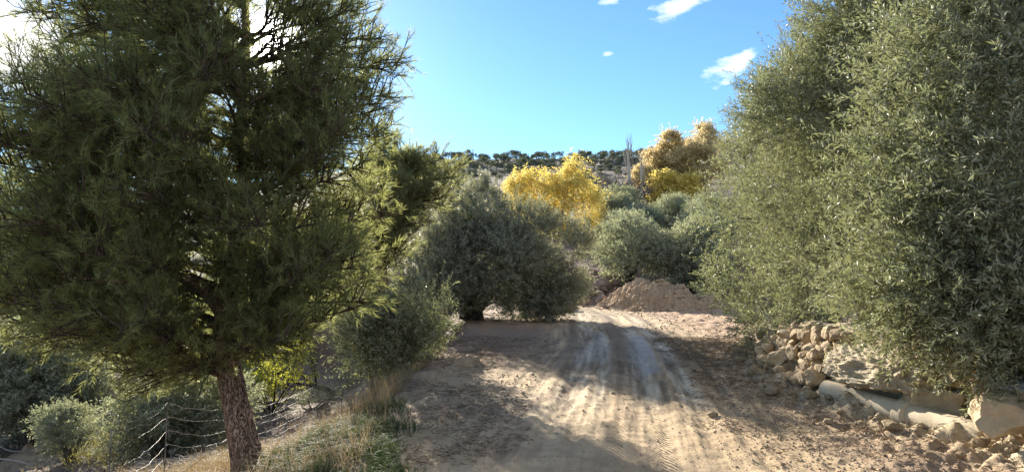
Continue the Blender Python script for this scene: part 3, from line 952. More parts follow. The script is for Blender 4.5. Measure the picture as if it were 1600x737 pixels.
ext = [(*at(1400, 450, 6.9), .42, 1.2), (*at(1455, 474, 6.4), .38, 1.2), (*at(1535, 500, 5.9), .36, 1.1), (*at(1340, 438, 7.4), .40, 1.0), (*at(1490, 532, 6.3), .22, 1.0), (*at(1545, 545, 5.9), .18, .9),
       (*at(1290, 465, 9.8), .6, 1.0), (*at(1260, 395, 9.9), .6, 1.0), (*at(1570, 500, 5.6), .5, 1.0), (*at(1440, 470, 6.3), .6, 1.0), (*at(1312, 110, 8.4), .40, .8),
       (*at(1250, 190, 8.6), .6, 1.0), (*at(1368, 75, 8.0), .6, 1), (*at(1345, 125, 9.4), .65, 1), (*at(1310, 195, 9.6), .7, 1), (*at(1375, 60, 9.2), .55, 1), (*at(1285, 260, 9.8), .7, 1), (*at(1340, 150, 9.0), .6, 1), (*at(1240, 300, 9.4), .6, 1)]
ext += [(*at(px, py, d), .6, 1.2) for px, py, d in ((1440, 380, 6.0), (1530, 420, 5.6), (1590, 350, 5.4), (1500, 300, 5.6), (1420, 250, 6.2), (1560, 230, 5.4), (1480, 150, 5.7), (1590, 120, 5.4), (1540, 60, 5.6), (1600, 420, 5.5), (1640, 480, 5.5), (1380, 340, 6.6), (1450, 70, 6.2), (1390, 418, 6.6), (1490, 440, 5.9), (1560, 455, 5.6), (1620, 20, 5.6), (1605, 505, 5.8))]
big_olive((6.4, 8.6, gz(6.4, 8.6)), (6.35, 8.3, 3.55), (2.75, 2.9, 3.0), 80, (.4, .85), 26000, 24, .066, .0145,
          'huge silvery olive tree overhanging the stone wall and pipe on the right', 31, ext, -.52, .05)
ext = [(*at(1150, 440, 12.6), .55, 1.0), (*at(1195, 490, 11.5), .6, 1.0), (*at(1240, 505, 10.6), .55, 1.0), (*at(1178, 258, 13), .7, 1.0), (*at(1168, 215, 13.2), .42, .8),
       (*at(1225, 185, 13), .6, .9), (*at(1150, 340, 12.8), .7, 1), (*at(1180, 420, 12.0), .7, 1), (*at(1225, 430, 11.2), .6, 1)]
big_olive((7.2, 13.3, gz(7.2, 13.3)), (7.3, 13.2, 2.95), (2.6, 2.6, 2.35), 64, (.45, .9), 11500, 19, .08, .020,
          'tall olive tree beside the clearing, just beyond the stone wall', 37, ext, -.8, .06)


# ---- dark olive at the left rim of the track
def rim_olive():
    r = np.random.default_rng(41)
    S = 20.0 / 17.0          # the tree stands twenty metres off
    base = np.array([-1.25, 20.0, gz(-1.25, 20.0)])
    root = thing('olive_tree', base, 'dark round olive tree with twisted trunk on the left rim of the track', 'olive tree')
    lobes = lobes_on(r, (-.6, 20.1, 1.72), (2.3, 2.3, 1.55), 56, (.45, .78), -.85)
    ext = [(*at(755, 290, 17.0 * S), .28 * S, .7), (*at(715, 312, 16.6 * S), .55 * S, 1), (*at(690, 340, 16.6 * S), .6 * S, 1), (*at(660, 400, 16.2 * S), .6 * S, 1), (*at(640, 460, 15.6 * S), .6 * S, 1),
           (*at(625, 510, 15.0 * S), .55 * S, 1), (*at(610, 550, 14.6 * S), .4 * S, 1), (*at(650, 500, 15.6 * S), .5 * S, 1), (*at(880, 440, 16.5 * S), .5 * S, 1), (*at(890, 390, 16.8 * S), .5 * S, 1), (*at(850, 470, 16.2 * S), .5 * S, 1),
           (*at(800, 345, 17 * S), .5 * S, 1), (*at(840, 355, 17.2 * S), .45 * S, 1), (*at(650, 440, 15.6 * S), .7 * S, 1.2), (*at(625, 480, 15.0 * S), .65 * S, 1.2), (*at(650, 535, 14.6 * S), .5 * S, 1.2), (*at(690, 455, 15.6 * S), .6 * S, 1.1),
           (*at(620, 545, 14.2 * S), .5 * S, 1.2), (*at(865, 472, 16.2 * S), .45 * S, 1), (*at(680, 520, 15.0 * S), .4 * S, 1), (*at(670, 470, 15.6 * S), .6 * S, 1.2), (*at(805, 480, 16.2 * S), .38 * S, 1.6), (*at(835, 482, 16.6 * S), .36 * S, 1.6), (*at(865, 474, 16.8 * S), .38 * S, 1.5), (*at(893, 452, 17.0 * S), .38 * S, 1.5), (*at(650, 370, 16.4 * S), .5 * S, 1)]
    lobes = np.vstack([lobes, ext])
    g = Geo()
    for k, (dx, tip, rr) in enumerate(((-.1, (-.6, .1, 1.6), .17), (.1, (.4, -.1, 1.6), .2), (.24, (1.0, .2, 1.2), .12), (0, (-.25, .3, 1.7), .17))):
        tube(g, smooth_path([(dx, 0, -.2), (dx * 1.1, -.05, .3), (dx * 1.6 + tip[0] * .3, .02, .8), tip], 22), [rr * 1.5, rr, rr * .75, rr * .5], 16, rough=.25, seed=k, flute=.14)
    g.obj('trunk', M['olive_bark'], root, True)
    add_limbs(root, base, base + np.array([0, 0, 1.35]), lobes, r, 9, M['olive_bark'], .10)
    g = Geo(); olive_crown(g, lobes - np.array([*base, 0, 0]), r, 14500, 18, .10, .026, (.2, .45), 1, .04, .5, np.array([.6, .1, 1.9]), True, .14, True)
    # upright spike of new shoots on top
    P = np.concatenate([at(757, 300, 20.0) - base + r.normal(0, .14, (60, 3)), np.concatenate([at(px_, py_, 20.0) - base + r.normal(0, .2, (16, 3)) for px_, py_ in ((705, 325), (728, 315), (790, 328), (815, 335), (845, 345), (868, 360), (775, 318), (740, 318))])]); D = unit(np.c_[r.normal(0, .18, (len(P), 2)), np.ones(len(P))])
    leafy_shoots(g, P, D, r.uniform(.2, .55, len(P)), 20, .085, .022, r, 1, 0, 0)
    g.obj('crown', [M['olive_rim'], M['olive_bark']], root)


rim_olive()


# ---- the big pine on the left
def pine():
    r = np.random.default_rng(53)
    Y0 = 6.5
    base = at(386, 722, Y0); base[2] = gz(base[0], base[1])
    root = thing('pine_tree', base, 'big bushy pine with reddish leaning trunk on the left roadside slope', 'pine tree')
    tp = [at(392, 745, Y0), at(381, 690, Y0), at(366, 620, Y0), at(355, 560, Y0), at(352, 505, Y0), at(358, 440, Y0), at(372, 370, Y0 + .05), at(382, 290, Y0 + .1), at(378, 190, Y0 + .1), at(384, 60, Y0 + .1), at(380, -90, Y0), at(384, -190, Y0)]
    tp = np.array(tp) - base
    path = smooth_path(tp, 90)
    trad = np.interp(np.linspace(0, 1, 90), [0, .06, .2, .42, .6, .8, 1], [.175, .142, .12, .095, .07, .045, .012])
    g = Geo(); tube(g, path, trad, 26, rough=.09, seed=2, flute=.03)
    g.obj('trunk', M['pine_bark'], root, True)
    crown = Geo()
    SP, SD, SL = [], [], []          # shoots

    def bough(start, end, r0, lift, as_part=False, dens=1.0):
        start, end = np.asarray(start), np.asarray(end)
        ln = np.linalg.norm(end - start)
        mid = (start + end) / 2 + np.array([0, 0, lift * ln]) + r.normal(0, .05 * ln, 3)
        p = smooth_path([start, start * .6 + mid * .4 + r.normal(0, .03, 3), mid, end], 18)
        gg = Geo() if as_part else crown
        tube(gg, p, [r0, r0 * .6, r0 * .32, r0 * .12], 7, mat=0 if as_part else 1, rough=.08, seed=int(ln * 99))
        if as_part: gg.obj('bough', M['pine_bark'], root, True)
        n = int(15 * ln * dens) + 6
        t = r.uniform(.22, 1.0, n) ** .8
        B = np.stack([np.interp(t, np.linspace(0, 1, 18), p[:, q]) for q in range(3)], -1)
        ax = unit(end - start)
        sd = unit(np.cross(np.tile(ax, (n, 1)), r.normal(size=(n, 3))))
        D = unit(ax * r.uniform(.35, 1.0, (n, 1)) + sd * .85 + np.array([0, 0, .22]))
        L2 = (.22 + .5 * (1 - t) * ln * .5) * r.uniform(.6, 1.3, n)
        L2 = np.minimum(L2, .95)
        T = B + D * L2[:, None] + np.array([0, 0, .06])
        sticks(crown, B, T, np.full(n, .008), np.full(n, .004), 1)
        m = np.maximum(3, (L2 * 13).astype(int))
        for i in range(n):
            tt = r.uniform(.15, 1.0, m[i]); tt[0] = 1.0
            SP.append(B[i] + (T[i] - B[i]) * tt[:, None])
            SD.append(unit(D[i] * .8 + rand_unit(r, m[i]) * .75 + np.array([0, 0, .25])))
            SL.append(r.uniform(.10, .22, m[i]))

    def on_trunk(z):
        return np.array([np.interp(z, path[:, 2], path[:, q]) for q in range(3)])

    # explicit boughs that carry the outline (photo pixel, depth)
    ends = [(560, 330, 6.6), (575, 395, 6.6), (580, 440, 6.6), (565, 470, 6.3), (560, 420, 5.9), (520, 500, 6.2),
            (612, 150, 6.4), (618, 110, 6.5), (606, 92, 6.3), (590, 130, 6.7), (600, 170, 6.2), (580, 160, 6.0), (588, 215, 6.4), (565, 60, 6.5), (540, 80, 6.2), (545, 150, 6.6), (560, 185, 6.8), (520, 60, 6.8), (604, 75, 6.7), (596, 60, 6.6), (600, 200, 6.6), (570, 210, 6.3), (560, 120, 6.0), (575, 85, 6.7), (530, 30, 6.5), (500, 5, 6.4), (555, 240, 6.2), (520, 280, 5.8),
            (470, 540, 6.3), (440, 500, 5.8), (300, 575, 5.8), (240, 585, 6.2), (160, 560, 6.4), (80, 540, 6.6), (20, 500, 6.4), (-60, 480, 6.6), (200, 530, 5.4), (120, 500, 5.6),
            (330, 540, 6.8), (270, 560, 7.2), (180, 545, 7.6), (60, 470, 7.4), (-20, 430, 7.0), (40, 400, 6.0), (100, 440, 5.4),
            (60, 60, 6.6), (30, 20, 6.4), (80, -20, 6.6), (-30, 150, 6.4), (20, 210, 6.2), (-10, 370, 6.4), (70, 330, 5.6), (120, 30, 6.0), (150, -60, 6.4), (-40, 330, 7.2), (40, 230, 7.4)]
    for (px, py, d) in ends:
        e = at(px, py, d) - base
        h = np.hypot(*(e[:2] - on_trunk(e[2])[:2]))
        z0 = np.clip(e[2] - .22 * h + r.normal(0, .08), .95, 6.2)
        bough(on_trunk(z0), e, .016 + .012 * h, .07)
    # boughs all through the bushy crown
    poly = np.array([(-170, 60), (-60, 150), (70, 112), (60, 40), (50, -130), (470, -130), (525, 10), (555, 70), (595, 50), (615, 110), (598, 200), (560, 245), (545, 300), (565, 380),
                     (562, 450), (520, 515), (470, 540), (395, 500), (330, 560), (250, 598), (150, 575), (60, 530), (-170, 500)], float)

    def inside(px, py):
        c = False; j_ = len(poly) - 1
        for i_ in range(len(poly)):
            (x1, y1), (x2, y2) = poly[i_], poly[j_]
            if (y1 > py) != (y2 > py) and px < (x2 - x1) * (py - y1) / (y2 - y1) + x1: c = not c
            j_ = i_
        return c

    cnt = 0
    while cnt < 125:
        px, py = r.uniform(-170, 700), r.uniform(-130, 600)
        if not inside(px, py): continue
        cnt += 1
        e = at(px, py, r.choice([r.uniform(4.9, 6.2), r.uniform(6.2, 8.2)])) - base
        h = np.hypot(*(e[:2] - on_trunk(e[2])[:2]))
        s0 = on_trunk(np.clip(e[2] - .25 * h + r.normal(0, .1), .95, 6.2))
        q_ = e + base - np.array([0, 0, CAMZ])
        if np.linalg.norm(q_ - (q_ @ SUN_DIR) * SUN_DIR) < .45: continue
        if h > 1.4: s0 = s0 + (e - s0) * .25
        bough(s0, e, .012 + .008 * h, .07)
    # whorls that fill the volume
    for z in np.arange(1.25, 6.5, .32):
        n = 5 if z < 3 else 3
        a0 = r.uniform(0, 6.3)
        for k in range(n):
            az = a0 + k * 2 * np.pi / n + r.normal(0, .2)
            side = math.cos(az)             # +1 to the right
            ln = np.interp(z, [1, 2, 3.2, 4.2, 5.2, 6.4], [2.3, 2.5, 2.2, 1.9, 1.5, .5])
            ln *= 1.0 - .42 * max(side, 0) + .12 * max(-side, 0)
            if math.sin(az) < -.3: ln = min(ln, 1.75)
            ln *= r.uniform(.7, 1.08)
            e = on_trunk(z) + np.array([math.cos(az) * ln, math.sin(az) * ln, .18 * ln + r.normal(0, .12)])
            bough(on_trunk(z - .1), e, .016 + .01 * ln, .03)
    # the two reddish half bare limbs reaching left below the crown
    j = at(350, 492, Y0) - base
    k1 = at(303, 442, Y0 - .25) - base
    for (pts, rr) in (((j, at(325, 458, Y0 - .15) - base, k1, at(285, 438, Y0 - .3) - base), [.075, .065, .06, .035]),):
        gg = Geo(); tube(gg, smooth_path(pts, 16), rr, 12, rough=.1, seed=4); gg.obj('limb', M['pine_bark'], root, True)
    for (pts, rr) in (((at(290, 440, Y0 - .28) - base, at(240, 446, Y0 - .5) - base, at(190, 440, Y0 - .6) - base, at(95, 432, Y0 - .8) - base), [.03, .022, .016, .006]),
                      ((at(290, 437, Y0 - .28) - base, at(220, 430, Y0 - .2) - base, at(140, 428, Y0 - .2) - base, at(80, 430, Y0 - .1) - base), [.022, .018, .012, .005]),
                      ((at(310, 480, Y0 - .2) - base, at(296, 490, Y0 - .4) - base, at(280, 500, Y0 - .5) - base, at(262, 510, Y0 - .6) - base), [.02, .014, .01, .004])):
        gg = Geo(); tube(gg, smooth_path(pts, 24), rr, 8, rough=.1, seed=6); gg.obj('dead_branch', M['pine_bark'], root, True)
    SP_, SD_, SL_ = np.concatenate(SP), np.concatenate(SD), np.concatenate(SL)
    open('/tmp/shoots.txt', 'w').write(str(len(SP_)))
    # no shoots quite in the open gap where the low sun stands
    q = SP_ + base - np.array([0, 0, CAMZ]); off = np.linalg.norm(q - (q @ SUN_DIR)[:, None] * SUN_DIR, axis=1)
    k = (off > .27) | (r.random(len(q)) < .12)
    SP_, SD_, SL_ = SP_[k], SD_[k], SL_[k]
    needle_shoots(crown, SP_, SD_, SL_, 22, .09, .0050, r)
    crown.obj('crown', [M['pine_needle'], M['pine_twig']], root)


pine()


# ---- a younger pine farther along the bank, its crown showing to the right of the big one
def young_pine():
    r = np.random.default_rng(59)
    Y0 = 13.2
    base = at(628, 640, Y0); base[2] = gz(base[0], base[1])
    root = thing('pine_tree', base, 'younger sunlit pine behind the big pine, beside the dark round olive', 'pine tree')
    tp = np.array([base - np.array([0, 0, .2]), base + np.array([-.08, 0, 1.0]), at(605, 470, Y0), at(592, 380, Y0), at(592, 300, Y0), at(602, 236, Y0)]) - base
    path = smooth_path(tp, 50)
    g = Geo(); tube(g, path, [.15, .11, .09, .06, .012], 14, rough=.09, seed=2, flute=.03); g.obj('trunk', M['pine_bark'], root, True)
    crown = Geo(); SP, SD, SL = [], [], []
    ends = [(690, 244, 13.4), (703, 275, 13.2), (668, 262, 13.6), (690, 305, 13.0), (640, 252, 13.4), (660, 300, 12.8), (676, 325, 13.4), (645, 350, 12.9), (622, 385, 13.5), 
            (606, 228, 13.2), (585, 250, 13.6), (560, 280, 13.0), (620, 290, 12.3), (600, 330, 12.2), (625, 350, 12.2), (560, 440, 12.4), (530, 480, 12.8), (500, 450, 13.0), (520, 380, 12.6), (490, 400, 13.6), (520, 320, 13.4), (540, 350, 12.3), (560, 500, 12.9), (480, 490, 13.4), (655, 272, 13.2), (632, 272, 13.7), (675, 290, 13.5), (640, 310, 13.6), (612, 262, 12.8), (650, 325, 13.1), (630, 335, 13.7), (610, 365, 13.2), (580, 300, 12.8), (598, 410, 13.2), (575, 430, 13.6), (560, 380, 12.8), (585, 370, 13.8),
            (570, 350, 14.6), (620, 400, 14.8), (650, 330, 14.6), (540, 430, 14.6), (610, 280, 14.4), (500, 360, 14.5)]
    for (px, py, d) in ends:
        e = at(px + r.normal(0, 4), py + r.normal(0, 4), d) - base
        z = np.clip(e[2] - .3, .9, path[-1, 2] - .2)
        s0 = np.array([np.interp(z - .15, path[:, 2], path[:, q]) for q in range(3)])
        ln = np.linalg.norm(e - s0); mid = (s0 + e) / 2 + np.array([0, 0, .07 * ln])
        p = smooth_path([s0, mid, e], 12); tube(crown, p, [.03, .018, .006], 6, mat=1)
        n = 25
        t = r.uniform(.3, 1.0, n)
        B = np.stack([np.interp(t, np.linspace(0, 1, 12), p[:, q]) for q in range(3)], -1)
        ax = unit(e - s0); D = unit(ax * r.uniform(.3, 1.0, (n, 1)) + rand_unit(r, n) * .8 + np.array([0, 0, .25]))
        T = B + D * r.uniform(.25, .6, (n, 1))
        sticks(crown, B, T, np.full(n, .008), np.full(n, .004), 1)
        for i in range(n):
            m = 7; tt = r.uniform(.2, 1.0, m); tt[0] = 1
            SP.append(B[i] + (T[i] - B[i]) * tt[:, None]); SD.append(unit(D[i] * .8 + rand_unit(r, m) * .75 + np.array([0, 0, .3]))); SL.append(r.uniform(.10, .2, m))
    needle_shoots(crown, np.concatenate(SP), np.concatenate(SD), np.concatenate(SL), 21, .09, .0062, r)
    crown.obj('crown', [M['young_needle'], M['pine_twig']], root)


young_pine()


# ---- generic leafy tree for the middle distance
def leafy_tree(name, base, lobes, n, ll, lw, K, leaf, bark, label, cat, seed, droop=.05, up=.3, L=(.3, .6), trunk_r=.15, fork_h=1.2, group=None, limbs=6, spread=(.25, .95)):
    r = np.random.default_rng(seed)
    base = np.array(base, float)
    root = thing(name, base, label, cat, group)
    lobes = np.asarray(lobes, float)
    lobes = np.concatenate([np.c_[lobes[:, :3] + r.normal(0, 1, (len(lobes), 3)) * lobes[:, 3:4] * .62, lobes[:, 3] * r.uniform(.3, .62, len(lobes)), lobes[:, 4] * r.uniform(.5, 1.6, len(lobes))] for _ in range(4)])
    top = lobes[np.argmax(lobes[:, 2]), :3] - base
    g = Geo(); tube(g, smooth_path([(0, 0, -.3), (.03, 0, fork_h * .5), (0, .04, fork_h), top * .55 + np.array([0, 0, fork_h]) * .45, top * .95], 26), [trunk_r * 1.3, trunk_r, trunk_r * .85, trunk_r * .5, .02], 10, rough=.12, seed=seed)
    for i in r.permutation(len(lobes))[:limbs]:
        e = lobes[i, :3] - base; s = np.array([0, 0, fork_h])
        tube(g, smooth_path([s, (s + e) / 2 + np.array([0, 0, .2]), e], 10), [trunk_r * .5, trunk_r * .28, .015], 6, rough=.08, seed=int(i))
    g.obj('trunk', bark, root, True)
    g = Geo()
    lo = lobes - np.array([*base, 0, 0])
    olive_crown(g, lo, r, int(n * 1.15), K, ll, lw, L, 1, droop, up, lo[:, :3].mean(0), True, .25, True)
    g.obj('crown', [leaf, bark], root)
    return root


# bright yellow weeping tree behind the rim olive
def yellow_trees():
    r = np.random.default_rng(61)
    D0 = 48.0
    pts = [(812, 283, .55), (826, 277, .6), (843, 281, .6), (858, 289, .65), (872, 281, .55), (884, 271, .5), (894, 261, .36), (897, 253, .22), (904, 279, .5), (915, 293, .5), (926, 311, .5), (934, 345, .45), (937, 368, .4), (936, 392, .4),
           (925, 388, .45), (918, 366, .6), (908, 340, .7), (896, 305, .7), (878, 302, .8), (855, 309, .8), (832, 302, .7), (815, 299, .5), (870, 345, .8), (890, 355, .8), (845, 345, .7), (905, 378, .6), (885, 385, .7)]
    lobes = [(*at(px, py, D0 + r.normal(0, .8)), k * 1.0, 1) for px, py, k in pts]
    b = at(878, 400, D0)
    b[2] = gz(b[0], b[1])
    leafy_tree('willow_tree', b, lobes, 3600, .24, .06, 11, M['yellow_leaf'], M['grey_bark'], 'bright yellow weeping tree in autumn leaf behind the dark olive', 'tree', 62, .8, -.1, (.5, 1.4), .09, 1.2)
    # golden trees up the hill
    D1 = 76
    pg = ground_at(1020, 312, 60)
    for (px0, pts, leaf, label, nm, n) in (
            (1024, [(1012, 262, 1.5), (1020, 246, 1.2), (1030, 250, 1.3), (1016, 280, 1.6), (1028, 272, 1.5), (1022, 295, 1.4), (1010, 295, 1.2), (1004, 280, 1)], 'gold_leaf', 'dull golden poplar nearest the pair of bare white poplars', 'poplar_tree', 2600),
            (1058, [(1050, 240, 1.2), (1060, 238, 1.4), (1046, 254, 1.5), (1062, 255, 1.7), (1072, 250, 1.3), (1054, 262, 1.5), (1070, 268, 1.5), (1040, 262, 1.1)], 'gold_leaf', 'wide ochre tree in the middle of the hillside autumn clump', 'poplar_tree', 3000),
            (1044, [(1036, 284, 1.2), (1048, 282, 1.4), (1058, 284, 1.3), (1040, 295, 1.1), (1050, 296, 1.2), (1032, 290, .8), (1066, 280, 1.0)], 'yellow_leaf', 'low bright yellow tree at the foot of the autumn clump', 'small tree', 1900),
            (1104, [(1090, 222, 1.1), (1100, 212, 1.3), (1110, 210, 1.1), (1096, 236, 1.6), (1108, 232, 1.6), (1116, 222, 1), (1100, 252, 1.6), (1112, 250, 1.4), (1094, 262, 1.3), (1106, 268, 1.4), (1084, 252, 1.2)], 'brown_leaf', 'tall pale brown poplar thinning out against the sky', 'poplar_tree', 2000)):
        rr = np.random.default_rng(int(px0))
        D = D1 if px0 != 1044 else 72
        b = at(px0, 300, D); b[2] = gz(b[0], b[1])
        lobes = [(*at(px, py + 9, D + rr.normal(0, 1.0)), k * .9, 1) for px, py, k in pts]
        leafy_tree(nm, b, lobes, n, .3, .13, 9, M[leaf], M['grey_bark'], label, 'tree', int(px0) + 3, .12, .35, (.5, 1.1), .16, 2.0)


yellow_trees()


def bare_tree(geo, start, d, ln, rad, r, depth, spread=.6, up=.2, shrink=.72, kids=(2, 3), sides=6, minr=.003, wig=.12):
    pts = [np.asarray(start, float)]; dd = np.asarray(d, float)
    n = 5
    for i in range(n):
        dd = unit(dd + r.normal(0, wig, 3) + np.array([0, 0, up * .25])); pts.append(pts[-1] + dd * ln / n)
    tube(geo, np.array(pts), [rad, rad * .6 if depth else minr], sides, rough=.05 if sides > 5 else 0, seed=int(r.integers(999)))
    if depth == 0: return
    for k in range(int(r.integers(kids[0], kids[1] + 1))):
        i = int(r.integers(2, n + 1))
        nd = unit(dd + unit(r.normal(size=3)) * spread * 1.3 + np.array([0, 0, up]))
        bare_tree(geo, pts[i], nd, ln * shrink * r.uniform(.7, 1.2), max(rad * .58, minr), r, depth - 1, spread, up, shrink, kids, max(3, sides - 1), minr, wig)


def bare_trees():
    r = np.random.default_rng(71)
    # two pale poplars against the sky
    for k, (px, pt, lab) in enumerate(((983, 222, 'taller bare white poplar standing beside the golden trees'), (1003, 240, 'thinner bare white poplar touching the golden poplar'))):
        D = 71 + k
        b = at(px, 322, D); b[2] = gz(b[0], b[1])
        root = thing('bare_poplar', b, lab, 'tree')
        h = at(px, pt, D)[2] - b[2]
        g = Geo(); tube(g, smooth_path([(0, 0, -.2), (.05, 0, h * .4), (-.05, 0, h * .75), (0, 0, h)], 20), [.24, .18, .11, .03], 8, rough=.04)
        g.obj('trunk', M['pale_bark'], root, True)
        g = Geo()
        for q in range(20 - 6 * k):
            z = h * r.uniform(.3, .95); a = r.uniform(0, 6.3)
            bare_tree(g, (0, 0, z), unit(np.array([math.cos(a) * .35, math.sin(a) * .35, 1])), (h - z) * .55 + .7, .026, r, 1, .3, .6, .55, (1, 2), 4, .010, .04)
        g.obj('crown', M['pale_bark'], root)
    # grey bare almonds below them
    protos = []
    for k in range(3):
        root = thing('bare_almond', (0, 0, -500), 'grey leafless almond tree on the slope below the bare poplars', 'tree', 'leafless almond trees on the slope')
        g = Geo(); tube(g, smooth_path([(0, 0, -.2), (.05, 0, .6), (0, .05, 1.2)], 8), [.13, .1, .09], 7, rough=.06); g.obj('trunk', M['grey_bark'], root, True)
        g = Geo()
        for q in range(9):
            a = r.uniform(0, 6.3)
            bare_tree(g, (0, 0, 1.1), unit(np.array([math.cos(a), math.sin(a), 1.0])), 1.2, .06, r, 3, .8, .12, .75, (3, 4), 5, .012, .12)
        g.obj('crown', M['twig_grey'], root); protos.append(root)
    spots = [(940, 305, 70), (952, 312, 66), (966, 310, 68), (975, 318, 67), (958, 296, 78), (972, 298, 80), (990, 300, 82), (944, 290, 84), (1000, 312, 70), (934, 318, 64)]
    for i, (px, py, D) in enumerate(spots):
        b = at(px, py, D); b[2] = gz(b[0], b[1])
        if i < 3: protos[i].location = tuple(b)
        else: copy_thing(protos[i % 3], b, r.uniform(0, 6.3), r.uniform(.9, 1.2))


bare_trees()


# ---- olive grove on the slope in the middle of the picture
def make_olive_proto(seed, n, K, ll, lw, R=1.5, h=3.1, L=(.25, .5)):
    r = np.random.default_rng(seed)
    root = thing('olive_tree', (0, 0, -500), 'x', 'olive tree')
    lobes = lobes_on(r, (0, 0, h * .52), (R * .8, R * .8, h * .36), 26, (R * .28, R * .5), -.85, .15)
    g = Geo()
    for q in range(3):
        a = r.uniform(0, 6.3)
        tube(g, smooth_path([(math.cos(a) * .1, math.sin(a) * .1, -.25), (math.cos(a) * .15, math.sin(a) * .15, .5), (math.cos(a) * .6, math.sin(a) * .6, h * .5)], 10), [.2, .14, .06], 8, rough=.2, seed=q, flute=.1)
    g.obj('trunk', M['olive_bark'], root, True)
    g = Geo(); olive_crown(g, lobes, r, n, K, ll, lw, L, 1, .05, .35, (0, 0, h * .45), True, .08)
    g.obj('crown', [M['olive_far'], M['olive_bark']], root)
    return root


def olive_groves():
    r = np.random.default_rng(83)
    # a few with a label of their own
    named = [(986, 29.0, 1.0, 'rounded silvery olive directly behind the left end of the dirt mound', 1.15), (1078, 28.5, 1.12, 'silvery olive with dark trunk behind the right end of the dirt mound', 1.2)]
    protos = [make_olive_proto(500 + k, 1500, 12, .15, .042) for k in range(3)]
    used = [False] * 3

    def place(i, loc, rot, sc, lab, grp=None):
        k = i % 3
        if not used[k]:
            used[k] = True; o = protos[k]; o.location = tuple(float(c) for c in loc); o.rotation_euler = (0, 0, rot); o.scale = (sc,) * 3 if np.isscalar(sc) else sc
            o['label'] = lab
            if grp: o['group'] = grp
            return o
        o = copy_thing(protos[k], loc, rot, sc, lab)
        if grp: o['group'] = grp
        elif 'group' in o: del o['group']
        return o

    for i, (px, D, sc, lab, _) in enumerate(named):
        b = at(px, 440, D); b[2] = gz(b[0], b[1])
        place(i, b, i * 2.1, sc * 1.02, lab)
    n = 2
    for row, D in enumerate((35, 41, 47, 53.5)):
        for px in np.arange(988 + (row % 2) * 24 - 12 * row, 1260, 2900 / D * 1.35):
            p = px + r.normal(0, 6)
            b = at(p, 400, D + r.normal(0, 1.0)); b[2] = gz(b[0], b[1])
            if D == 60 and px < 1050: continue
            place(n, b, r.uniform(0, 6.3), r.uniform(.85, 1.1), 'silvery olive tree in the grove climbing the slope below the autumn trees', 'olive grove on the middle slope'); n += 1
    # valley on the left, below the track
    for (px, D, sc, lab) in ((112, 14.0, .40, 'small pale olive bush alone on the grey valley slope at left'), (255, 12.6, .56, 'low spreading olive bush just left of the pine trunk'), (312, 13.4, .55, 'olive bush partly hidden behind the pine trunk'),
                             (45, 19.0, .9, 'dark olive in shade under the pine boughs at the left edge')):
        b = at(px, 600, D); b[2] = gz(b[0], b[1])
        place(n, b, r.uniform(0, 6.3), (sc * 1.1, sc * 1.1, sc), lab); n += 1
    for (x, y, sc) in ((-13.5, 19.0, 1.15), (-9.5, 21.5, 1.1), (-15.5, 25, 1.2), (-17, 17, 1.2), (-6.5, 24.5, 1.05), (-11.5, 27, 1.1), (-20, 22, 1.3)):  # extra olives, added to throw shade over the left slope
        place(n, (x, y, gz(x, y)), r.uniform(0, 6.3), sc, 'olive tree added in the valley behind the pine boughs to shade the slope', 'olive trees across the valley'); n += 1
    for k in range(16):
        px = r.uniform(-60, 560); D = r.uniform(30, 62)
        b = at(px, 450, D); b[2] = gz(b[0], b[1])
        place(n, b, r.uniform(0, 6.3), r.uniform(.8, 1.15), 'olive tree added in the valley behind the pine boughs to shade the slope', 'olive trees across the valley'); n += 1


olive_groves()


